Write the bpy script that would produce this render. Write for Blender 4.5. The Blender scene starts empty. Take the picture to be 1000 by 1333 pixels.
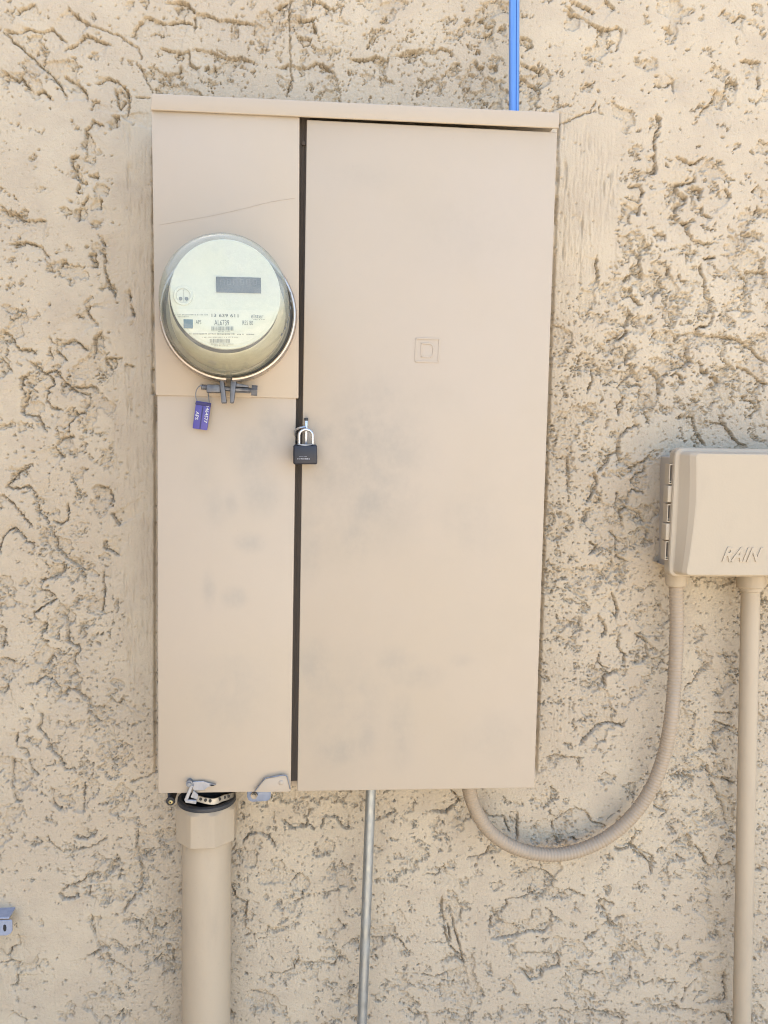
import bpy, bmesh, math, random
import numpy as np
from mathutils import Vector, Matrix

random.seed(7)
scene = bpy.context.scene
COL = scene.collection

# ------------------------------------------------------------------ camera
FPX, CU, CV = 1103.0, 500.0, 666.5            # focal length and centre, photo pixels
Z0 = 0.95                                      # height of the cabinet's lower edge
D = 0.115                                      # cabinet front stands this far off the wall
ROT = Matrix(((0.9972948, -0.0096721, -0.0728660),
              (-0.0715200, 0.1011434, -0.9922978),
              (0.0169675, 0.9948248, 0.1001781)))      # camera -> world
CAM = Vector((0.21347, -(1.10002 + D), Z0 + 0.48968))
cam_d = bpy.data.cameras.new('camera')
cam_d.sensor_fit = 'VERTICAL'
cam_d.sensor_height = 36.0
cam_d.lens = 36.0 * FPX / 1333.0
cam_d.clip_start = 0.02
cam_d.clip_end = 1000.0
cam = bpy.data.objects.new('camera', cam_d)
COL.objects.link(cam)
cam.matrix_world = Matrix.Translation(CAM) @ ROT.to_4x4()
scene.camera = cam

# ------------------------------------------------------------------ sky and sun
SUN_EL, SUN_AZ = math.radians(64), math.radians(-35)    # behind the wall, to the left
world = bpy.data.worlds.new('World')
scene.world = world
world.use_nodes = True
wn = world.node_tree
wn.nodes.clear()
w_out = wn.nodes.new('ShaderNodeOutputWorld')
w_bg = wn.nodes.new('ShaderNodeBackground')
w_sky = wn.nodes.new('ShaderNodeTexSky')
w_sky.sky_type = 'NISHITA'
w_sky.sun_disc = False
w_sky.sun_elevation = SUN_EL
w_sky.sun_rotation = SUN_AZ
w_sky.dust_density = 2.5
w_sky.ozone_density = 1.0
w_bg.inputs['Strength'].default_value = 0.12
wn.links.new(w_sky.outputs[0], w_bg.inputs['Color'])
wn.links.new(w_bg.outputs[0], w_out.inputs['Surface'])
sun_d = bpy.data.lights.new('sun', 'SUN')
sun_d.energy = 4.0
sun_d.angle = math.radians(0.53)
sun_d.color = (1.0, 0.95, 0.87)
sun = bpy.data.objects.new('sun', sun_d)
COL.objects.link(sun)
to_sun = Vector((math.sin(SUN_AZ) * math.cos(SUN_EL), math.cos(SUN_AZ) * math.cos(SUN_EL), math.sin(SUN_EL)))
sun.rotation_euler = to_sun.to_track_quat('Z', 'Y').to_euler()
sun.location = (3, 3, 6)
scene.view_settings.view_transform = 'Standard'
scene.view_settings.look = 'None'
scene.view_settings.gamma = 1.0
scene.view_settings.exposure = 2.72
scene.view_settings.use_curve_mapping = False
scene.cycles.use_denoising = True
scene.cycles.max_bounces = 10
scene.cycles.filter_width = 1.0
scene.cycles.transparent_max_bounces = 16


# ------------------------------------------------------------------ helpers
def at(u, v, d):
    """The point of the place seen at photo pixel (u, v), standing d metres off the wall."""
    r = ROT @ Vector(((u - CU) / FPX, (CV - v) / FPX, -1.0))
    t = (-d - CAM.y) / r.y
    return CAM + r * t


def nod(m):
    return m.node_tree.nodes, m.node_tree.links


ALB = 0.60      # overall paint reflectance; the exposure above goes with it


def mat(name, col, rough=0.6, metal=0.0, spec=0.5):
    m = bpy.data.materials.new(name)
    m.use_nodes = True
    b = m.node_tree.nodes['Principled BSDF']
    b.inputs['Base Color'].default_value = (*(ALB * c for c in col), 1)
    b.inputs['Roughness'].default_value = rough
    b.inputs['Metallic'].default_value = metal
    b.inputs['Specular IOR Level'].default_value = spec
    return m


def coords(m):
    n, l = nod(m)
    g = n.new('ShaderNodeNewGeometry')
    return g.outputs['Position']


def noise(m, vec, scale, detail=4.0, rough=0.55, stretch=None):
    n, l = nod(m)
    if stretch:
        mp = n.new('ShaderNodeMapping')
        mp.inputs['Scale'].default_value = stretch
        l.new(vec, mp.inputs['Vector'])
        vec = mp.outputs[0]
    t = n.new('ShaderNodeTexNoise')
    t.inputs['Scale'].default_value = scale
    t.inputs['Detail'].default_value = detail
    t.inputs['Roughness'].default_value = rough
    l.new(vec, t.inputs['Vector'])
    return t.outputs['Fac']


def ramp(m, fac, lo, hi, a=0.0, b=1.0):
    n, l = nod(m)
    r = n.new('ShaderNodeMapRange')
    r.interpolation_type = 'SMOOTHSTEP'
    r.inputs['From Min'].default_value = lo
    r.inputs['From Max'].default_value = hi
    r.inputs['To Min'].default_value = a
    r.inputs['To Max'].default_value = b
    l.new(fac, r.inputs['Value'])
    return r.outputs['Result']


def math_(m, op, a, b):
    n, l = nod(m)
    x = n.new('ShaderNodeMath')
    x.operation = op
    for i, s in enumerate((a, b)):
        if isinstance(s, (int, float)):
            x.inputs[i].default_value = s
        else:
            l.new(s, x.inputs[i])
    return x.outputs[0]


def mix(m, fac, a, b):
    n, l = nod(m)
    x = n.new('ShaderNodeMix')
    x.data_type = 'RGBA'
    if isinstance(fac, (int, float)):
        x.inputs[0].default_value = fac
    else:
        l.new(fac, x.inputs[0])
    for s, v in ((6, a), (7, b)):
        if isinstance(v, tuple):
            x.inputs[s].default_value = (*(ALB * c for c in v), 1)
        else:
            l.new(v, x.inputs[s])
    return x.outputs[2]


def setcol(m, sock):
    n, l = nod(m)
    l.new(sock, n['Principled BSDF'].inputs['Base Color'])


def setbump(m, h, dist, strength=1.0):
    n, l = nod(m)
    b = n.new('ShaderNodeBump')
    b.inputs['Distance'].default_value = dist
    b.inputs['Strength'].default_value = strength
    l.new(h, b.inputs['Height'])
    l.new(b.outputs[0], n['Principled BSDF'].inputs['Normal'])


def setrough(m, sock):
    n, l = nod(m)
    l.new(sock, n['Principled BSDF'].inputs['Roughness'])


def link(name, me, parent=None, local=False, material=None):
    o = bpy.data.objects.new(name, me)
    COL.objects.link(o)
    if material:
        me.materials.append(material)
    if parent is not None:
        o.parent = parent
        if not local:
            w = Matrix.Identity(4)
            p = parent
            while p is not None:
                w = p.matrix_basis @ w if p.parent is None else p.matrix_parent_inverse @ p.matrix_basis @ w
                p = p.parent
            o.matrix_parent_inverse = w.inverted()
    return o


def obj(name, bm, material, parent=None, local=False, smooth=35, label=None):
    bmesh.ops.recalc_face_normals(bm, faces=bm.faces[:])
    me = bpy.data.meshes.new(name)
    bm.to_mesh(me)
    bm.free()
    if smooth:
        me.polygons.foreach_set('use_smooth', [True] * len(me.polygons))
        me.set_sharp_from_angle(angle=math.radians(smooth))
    o = link(name, me, parent, local, material)
    if label:
        o['label'] = label
    return o


def tag(o, label, cat, group=None):
    o['label'] = label
    o['category'] = cat
    if group:
        o['group'] = group
    return o


def thing(name, loc, label, cat, group=None):
    o = bpy.data.objects.new(name, None)
    COL.objects.link(o)
    o.location = loc
    o.empty_display_size = 0.02
    return tag(o, label, cat, group)


def BM():
    return bmesh.new()


def add_box(bm, x0, x1, y0, y1, z0, z1, bev=0.0, seg=2):
    vs = [bm.verts.new((x, y, z)) for x in (x0, x1) for y in (y0, y1) for z in (z0, z1)]
    fs = []
    for q in ((0, 1, 3, 2), (4, 6, 7, 5), (0, 4, 5, 1), (2, 3, 7, 6), (0, 2, 6, 4), (1, 5, 7, 3)):
        fs.append(bm.faces.new([vs[i] for i in q]))
    if bev:
        es = list({e for f in fs for e in f.edges})
        bmesh.ops.bevel(bm, geom=es, offset=bev, segments=seg, affect='EDGES', profile=0.5)


def add_prism(bm, pts, y0, y1, bev=0.0, seg=2):
    """pts: (x, z) outline; extruded from y0 to y1."""
    a = [bm.verts.new((x, y0, z)) for x, z in pts]
    b = [bm.verts.new((x, y1, z)) for x, z in pts]
    fs = [bm.faces.new(a), bm.faces.new(b[::-1])]
    n = len(pts)
    for i in range(n):
        fs.append(bm.faces.new((a[i], b[i], b[(i + 1) % n], a[(i + 1) % n])))
    if bev:
        es = list({e for f in fs for e in f.edges})
        bmesh.ops.bevel(bm, geom=es, offset=bev, segments=seg, affect='EDGES', profile=0.5)


def pxpoly(pts, d):
    return [(p.x, p.z) for p in (at(u, v, d) for u, v in pts)]


def frame_of(d):
    d = d.normalized()
    a = Vector((0, 0, 1)) if abs(d.z) < 0.9 else Vector((1, 0, 0))
    x = d.cross(a).normalized()
    return x, d.cross(x).normalized()


def add_tube(bm, path, rad, seg=16, cap=True):
    """A swept round tube; rad is a number or one radius per point."""
    path = [Vector(p) for p in path]
    n = len(path)
    rads = rad if isinstance(rad, (list, tuple)) else [rad] * n
    rings = []
    x = None
    for i in range(n):
        t = (path[min(i + 1, n - 1)] - path[max(i - 1, 0)]).normalized()
        if x is None:
            x, y = frame_of(t)
        else:
            x = (x - t * x.dot(t)).normalized()
            y = t.cross(x)
        rings.append([bm.verts.new(path[i] + (x * math.cos(a) + y * math.sin(a)) * rads[i])
                      for a in (2 * math.pi * k / seg for k in range(seg))])
    for a, b in zip(rings, rings[1:]):
        for k in range(seg):
            bm.faces.new((a[k], a[(k + 1) % seg], b[(k + 1) % seg], b[k]))
    if cap:
        bm.faces.new(rings[0][::-1])
        bm.faces.new(rings[-1])


def add_lathe(bm, prof, seg=64, axis_x=0.0, axis_z=0.0):
    """prof: (radius, y) pairs turned about the y axis."""
    rings = []
    for r, y in prof:
        if r < 1e-6:
            rings.append([bm.verts.new((axis_x, y, axis_z))])
        else:
            rings.append([bm.verts.new((axis_x + r * math.cos(2 * math.pi * k / seg), y,
                                        axis_z + r * math.sin(2 * math.pi * k / seg))) for k in range(seg)])
    for a, b in zip(rings, rings[1:]):
        for k in range(seg):
            k2 = (k + 1) % seg
            if len(a) == 1:
                bm.faces.new((a[0], b[k2], b[k]))
            elif len(b) == 1:
                bm.faces.new((a[k], a[k2], b[0]))
            else:
                bm.faces.new((a[k], a[k2], b[k2], b[k]))


def smooth_path(pts, n):
    """Catmull-Rom through pts, n points in all, evenly spaced."""
    P = [Vector(p) for p in pts]
    P = [P[0] * 2 - P[1]] + P + [P[-1] * 2 - P[-2]]
    out = []
    for i in range(1, len(P) - 2):
        for k in range(40):
            t = k / 40
            a, b, c, d = P[i - 1:i + 3]
            out.append(0.5 * ((2 * b) + (c - a) * t + (2 * a - 5 * b + 4 * c - d) * t * t + (3 * b - a - 3 * c + d) * t ** 3))
    out.append(P[-2])
    L = [0.0]
    for a, b in zip(out, out[1:]):
        L.append(L[-1] + (b - a).length)
    res, j = [], 0
    for k in range(n):
        s = L[-1] * k / (n - 1)
        while j < len(L) - 2 and L[j + 1] < s:
            j += 1
        f = (s - L[j]) / max(L[j + 1] - L[j], 1e-9)
        res.append(out[j].lerp(out[j + 1], min(1, f)))
    return res, L[-1]


def text_mesh(name, body, width, height, shear=0.0, extrude=0.0, bold=0.0, bevel=0.0):
    """Lettering as a mesh in the local x-z plane, centred, scaled to width x height."""
    cu = bpy.data.curves.new(name, 'FONT')
    cu.body = body
    cu.align_x = 'LEFT'
    cu.shear = shear
    cu.offset = bold
    cu.resolution_u = 2
    cu.extrude = 0.05 if extrude else 0.0
    tmp = bpy.data.objects.new(name, cu)
    COL.objects.link(tmp)
    bpy.context.view_layer.update()
    me = bpy.data.meshes.new_from_object(tmp.evaluated_get(bpy.context.evaluated_depsgraph_get()))
    COL.objects.unlink(tmp)
    bpy.data.objects.remove(tmp)
    me.name = name
    n = len(me.vertices)
    co = np.empty(n * 3)
    me.vertices.foreach_get('co', co)
    co = co.reshape(-1, 3)
    lo, hi = co.min(0), co.max(0)
    s = np.array([width / (hi[0] - lo[0]), height / (hi[1] - lo[1])])
    x = (co[:, 0] - (lo[0] + hi[0]) / 2) * s[0]
    z = (co[:, 1] - (lo[1] + hi[1]) / 2) * s[1]
    y = -co[:, 2] / 0.05 * extrude if extrude else co[:, 2] * 0
    me.vertices.foreach_set('co', np.stack([x, y, z], 1).ravel())
    me.update()
    return me


# ------------------------------------------------------------------ materials
def make_stucco():
    m = mat('stucco_paint', (0.5, 0.42, 0.33), 0.9, spec=0.2)
    p = coords(m)
    big = noise(m, p, 3.2, 3)
    mid = noise(m, p, 18, 5, 0.6)
    c = mix(m, ramp(m, big, 0.3, 0.7), (0.705, 0.580, 0.415), (0.800, 0.670, 0.480))
    c = mix(m, ramp(m, mid, 0.35, 0.75), c, (0.680, 0.560, 0.405))
    dust = noise(m, p, 240, 4, 0.7)
    c = mix(m, ramp(m, dust, 0.62, 0.80, 0, 0.45), c, (0.33, 0.27, 0.21))
    c = mix(m, ramp(m, noise(m, p, 90, 3, 0.6), 0.64, 0.74, 0, 0.35), c, (0.86, 0.74, 0.56))
    setcol(m, c)
    f1 = noise(m, p, 420, 4, 0.65)
    f2 = noise(m, p, 150, 3, 0.6)
    setbump(m, math_(m, 'ADD', math_(m, 'MULTIPLY', f1, 0.55), math_(m, 'MULTIPLY', f2, 0.6)), 0.0017, 0.9)
    return m


STAINS = [  # photo pixel, half-width, half-height, strength: grey sun-bleached rub marks on the paint
    (478, 560, 52, 42, 1.0), (485, 600, 80, 125, 0.85), (455, 640, 70, 130, 0.5), (450, 930, 70, 90, 0.5), (505, 590, 30, 60, 0.9), (420, 560, 26, 20, 0.9), (480, 650, 38, 55, 0.95), (462, 700, 26, 28, 0.9),
    (425, 620, 40, 40, 0.7), (404, 700, 22, 70, 0.6), (470, 715, 14, 12, 0.8), (410, 870, 30, 46, 0.7), (515, 865, 30, 26, 0.65),
    (540, 880, 40, 20, 0.6), (440, 975, 40, 28, 0.9), (475, 960, 20, 40, 0.7), (520, 950, 24, 60, 0.6), (430, 640, 60, 90, 0.5),
    (470, 900, 30, 20, 0.6), (610, 680, 50, 60, 0.35), (600, 860, 20, 10, 0.4), (505, 510, 14, 12, 0.6),
    (330, 590, 30, 40, 0.8), (352, 560, 20, 40, 0.7), (340, 640, 30, 34, 0.7), (325, 706, 22, 14, 0.75), (272, 768, 10, 26, 0.7),
    (305, 778, 18, 16, 0.75), (300, 655, 14, 18, 0.6), (280, 660, 20, 30, 0.5), (300, 900, 60, 70, 0.45), (262, 620, 24, 40, 0.3),
    (600, 300, 90, 60, 0.25), (470, 230, 60, 20, 0.25), (560, 520, 60, 30, 0.2), (640, 960, 60, 40, 0.3)]


def make_cabinet_paint():
    m = mat('beige_cabinet_paint', (0.6, 0.5, 0.4), 0.5, spec=0.35)
    n, l = nod(m)
    p = coords(m)
    big = noise(m, p, 4.0, 3)
    c = mix(m, ramp(m, big, 0.3, 0.7), (0.640, 0.525, 0.382), (0.650, 0.535, 0.402))
    fleck = noise(m, p, 300, 3, 0.6)
    c = mix(m, ramp(m, fleck, 0.66, 0.80, 0, 0.22), c, (0.42, 0.35, 0.28))
    chalk = noise(m, p, 60, 5, 0.65, stretch=(1, 1, 0.25))
    c = mix(m, ramp(m, chalk, 0.5, 0.8, 0, 0.25), c, (0.64, 0.54, 0.405))
    total = None
    for u, v, a, b, s in STAINS:
        w = at(u, v, D)
        mp = n.new('ShaderNodeMapping')
        mp.vector_type = 'POINT'
        kx, kz = 1 / (a * 0.001), 1 / (b * 0.001)
        mp.inputs['Scale'].default_value = (kx, 0.0, kz)
        mp.inputs['Location'].default_value = (-w.x * kx, 0, -w.z * kz)
        l.new(p, mp.inputs['Vector'])
        ln = n.new('ShaderNodeVectorMath')
        ln.operation = 'LENGTH'
        l.new(mp.outputs[0], ln.inputs[0])
        k = ramp(m, ln.outputs['Value'], 0.1, 1.35, s, 0.0)
        total = k if total is None else math_(m, 'MAXIMUM', total, k)
    cloud = math_(m, 'ADD', math_(m, 'MULTIPLY', noise(m, p, 22, 6, 0.7), 0.6), math_(m, 'MULTIPLY', noise(m, p, 75, 5, 0.75, stretch=(1, 1, 0.6)), 0.4))
    k = math_(m, 'MULTIPLY', total, ramp(m, cloud, 0.34, 0.66, 0.22, 1.0))
    c = mix(m, math_(m, 'MULTIPLY', k, 0.66), c, (0.44, 0.405, 0.335))
    setcol(m, c)
    peel = noise(m, p, 380, 3, 0.5)
    wave = noise(m, p, 9, 2, 0.5)
    setbump(m, math_(m, 'ADD', math_(m, 'MULTIPLY', peel, 0.05), math_(m, 'MULTIPLY', wave, 0.5)), 0.0016, 0.5)
    setrough(m, ramp(m, cloud, 0.3, 0.7, 0.45, 0.62))
    return m


def make_plastic(name, col, rough=0.55, dirt=0.25, dirtcol=(0.33, 0.28, 0.22)):
    m = mat(name, col, rough, spec=0.35)
    p = coords(m)
    a = noise(m, p, 30, 5, 0.6, stretch=(1, 1, 0.3))
    c = mix(m, ramp(m, a, 0.45, 0.8, 0, dirt), tuple(col), dirtcol)
    c = mix(m, ramp(m, noise(m, p, 260, 3, 0.6), 0.64, 0.78, 0, dirt), c, dirtcol)
    setcol(m, c)
    setbump(m, noise(m, p, 300, 3), 0.0004, 0.35)
    return m


def make_metal(name, col, rough=0.4, spangle=0.3, dark=0.5, scale=140, metal=0.85):
    m = mat(name, col, rough, metal)
    p = coords(m)
    a = noise(m, p, scale, 4, 0.6, stretch=(1, 1, 0.35))
    c = mix(m, ramp(m, a, 0.35, 0.72, 0, spangle), tuple(col), tuple(x * dark for x in col))
    setcol(m, c)
    setrough(m, ramp(m, noise(m, p, 60, 4), 0.3, 0.7, rough - 0.08, rough + 0.15))
    setbump(m, noise(m, p, 500, 3), 0.0003, 0.3)
    return m


M_STUCCO = make_stucco()
M_CAB = make_cabinet_paint()
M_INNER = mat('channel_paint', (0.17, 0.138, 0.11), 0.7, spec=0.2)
M_PVC = make_plastic('beige_painted_plastic', (0.63, 0.51, 0.355), 0.5, 0.22)
M_FLEX = make_plastic('beige_flexible_conduit_plastic', (0.54, 0.425, 0.295), 0.5, 0.3)
M_BOX = make_plastic('beige_weathered_box_plastic', (0.64, 0.525, 0.37), 0.5, 0.12)
M_BOXBACK = make_plastic('taupe_box_plastic', (0.60, 0.52, 0.41), 0.6, 0.2)
M_GALV = make_metal('galvanised_steel', (0.60, 0.63, 0.62), 0.45)
M_DULL = make_metal('dull_grey_steel', (0.42, 0.44, 0.47), 0.5, 0.5)
M_LUG = make_metal('dark_grey_cast_zinc', (0.27, 0.28, 0.31), 0.5, 0.5)
M_STEEL = make_metal('polished_steel', (0.82, 0.82, 0.83), 0.2, 0.15)
M_RING = make_metal('plated_clamp_band', (0.80, 0.70, 0.60), 0.34, 0.2, 0.7)
M_BLUE = mat('streaky_blue_conduit', (0.07, 0.25, 0.72), 0.32, 0.35)
M_BLACK = mat('black_rubber', (0.018, 0.018, 0.02), 0.55)
M_GASKET = make_plastic('dark_grey_bushing_plastic', (0.045, 0.048, 0.055), 0.45, 0.3, (0.15, 0.14, 0.13))
M_LOCK = mat('black_lock_coating', (0.008, 0.0095, 0.021), 0.42)
M_BRASS = make_metal('brass', (0.70, 0.58, 0.28), 0.3)
M_PURPLE = make_plastic('purple_seal_plastic', (0.115, 0.10, 0.40), 0.4, 0.25, (0.2, 0.2, 0.5))
M_PURPLE_D = mat('dark_purple_groove', (0.045, 0.035, 0.16), 0.6)
M_INK = mat('grey_print_ink', (0.20, 0.21, 0.21), 0.8)
M_INKL = mat('faded_print_ink', (0.40, 0.41, 0.39), 0.8)
M_WHITE = mat('white_print_ink', (0.8, 0.8, 0.82), 0.6)
M_FACE = make_plastic('cream_meter_face', (0.95, 0.93, 0.80), 0.6, 0.12, (0.7, 0.67, 0.5))
M_PLATE = mat('pale_label_paper', (1.0, 0.96, 0.82), 0.7)
M_LCD = mat('grey_display', (0.05, 0.054, 0.055), 0.35)
M_LCDSEG = mat('display_segments', (0.12, 0.13, 0.125), 0.4)
M_BLUESQ = mat('blue_print', (0.10, 0.22, 0.32), 0.7)
M_LINER = make_plastic('olive_meter_body', (0.86, 0.78, 0.60), 0.55, 0.2)
M_SCRATCH = mat('scratch_line', (0.52, 0.43, 0.33), 0.8)


def make_glass():
    m = bpy.data.materials.new('weathered_meter_glass')
    m.use_nodes = True
    n, l = nod(m)
    n.clear()
    out = n.new('ShaderNodeOutputMaterial')
    tr = n.new('ShaderNodeBsdfTransparent')
    tr.inputs[0].default_value = (0.93, 0.95, 0.875, 1)
    gl = n.new('ShaderNodeBsdfGlossy')
    gl.inputs['Roughness'].default_value = 0.06
    df = n.new('ShaderNodeBsdfDiffuse')
    df.inputs[0].default_value = (0.52, 0.53, 0.47, 1)
    p = coords(m)
    hz = ramp(m, noise(m, p, 22, 4, 0.6), 0.3, 0.75, 0.12, 0.30)
    a = n.new('ShaderNodeMixShader')
    l.new(hz, a.inputs[0])
    l.new(tr.outputs[0], a.inputs[1])
    l.new(df.outputs[0], a.inputs[2])
    lw = n.new('ShaderNodeLayerWeight')
    lw.inputs['Blend'].default_value = 0.5
    fr = math_(m, 'ADD', math_(m, 'MULTIPLY', math_(m, 'POWER', lw.outputs['Facing'], 4.0), 0.38), 0.04)
    b = n.new('ShaderNodeMixShader')
    l.new(fr, b.inputs[0])
    l.new(a.outputs[0], b.inputs[1])
    l.new(gl.outputs[0], b.inputs[2])
    l.new(b.outputs[0], out.inputs['Surface'])
    return m


M_GLASS = make_glass()


# ------------------------------------------------------------------ stucco wall
def perlin(X, Z, freq, seed):
    rs = np.random.RandomState(seed)
    ang = rs.rand(256, 256) * 2 * np.pi
    gx, gz = np.cos(ang), np.sin(ang)
    x, z = X * freq, Z * freq
    xi, zi = np.floor(x).astype(np.int32), np.floor(z).astype(np.int32)
    fx, fz = x - xi, z - zi
    ux, uz = fx * fx * fx * (fx * (fx * 6 - 15) + 10), fz * fz * fz * (fz * (fz * 6 - 15) + 10)

    def g(a, b):
        i, j = (xi + a) & 255, (zi + b) & 255
        return gx[i, j] * (fx - a) + gz[i, j] * (fz - b)
    n0 = g(0, 0) * (1 - ux) + g(1, 0) * ux
    n1 = g(0, 1) * (1 - ux) + g(1, 1) * ux
    return (n0 * (1 - uz) + n1 * uz) * 1.5


def fbm(X, Z, freq, octv, seed, gain=0.55):
    s, a, t = 0, 1.0, 0
    for o in range(octv):
        s = s + a * perlin(X + 3.7 * o, Z - 1.9 * o, freq * 2.03 ** o, seed + o)
        t += a
        a *= gain
    return s / t


def sstep(lo, hi, v):
    t = np.clip((v - lo) / (hi - lo), 0, 1)
    return t * t * (3 - 2 * t)


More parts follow.
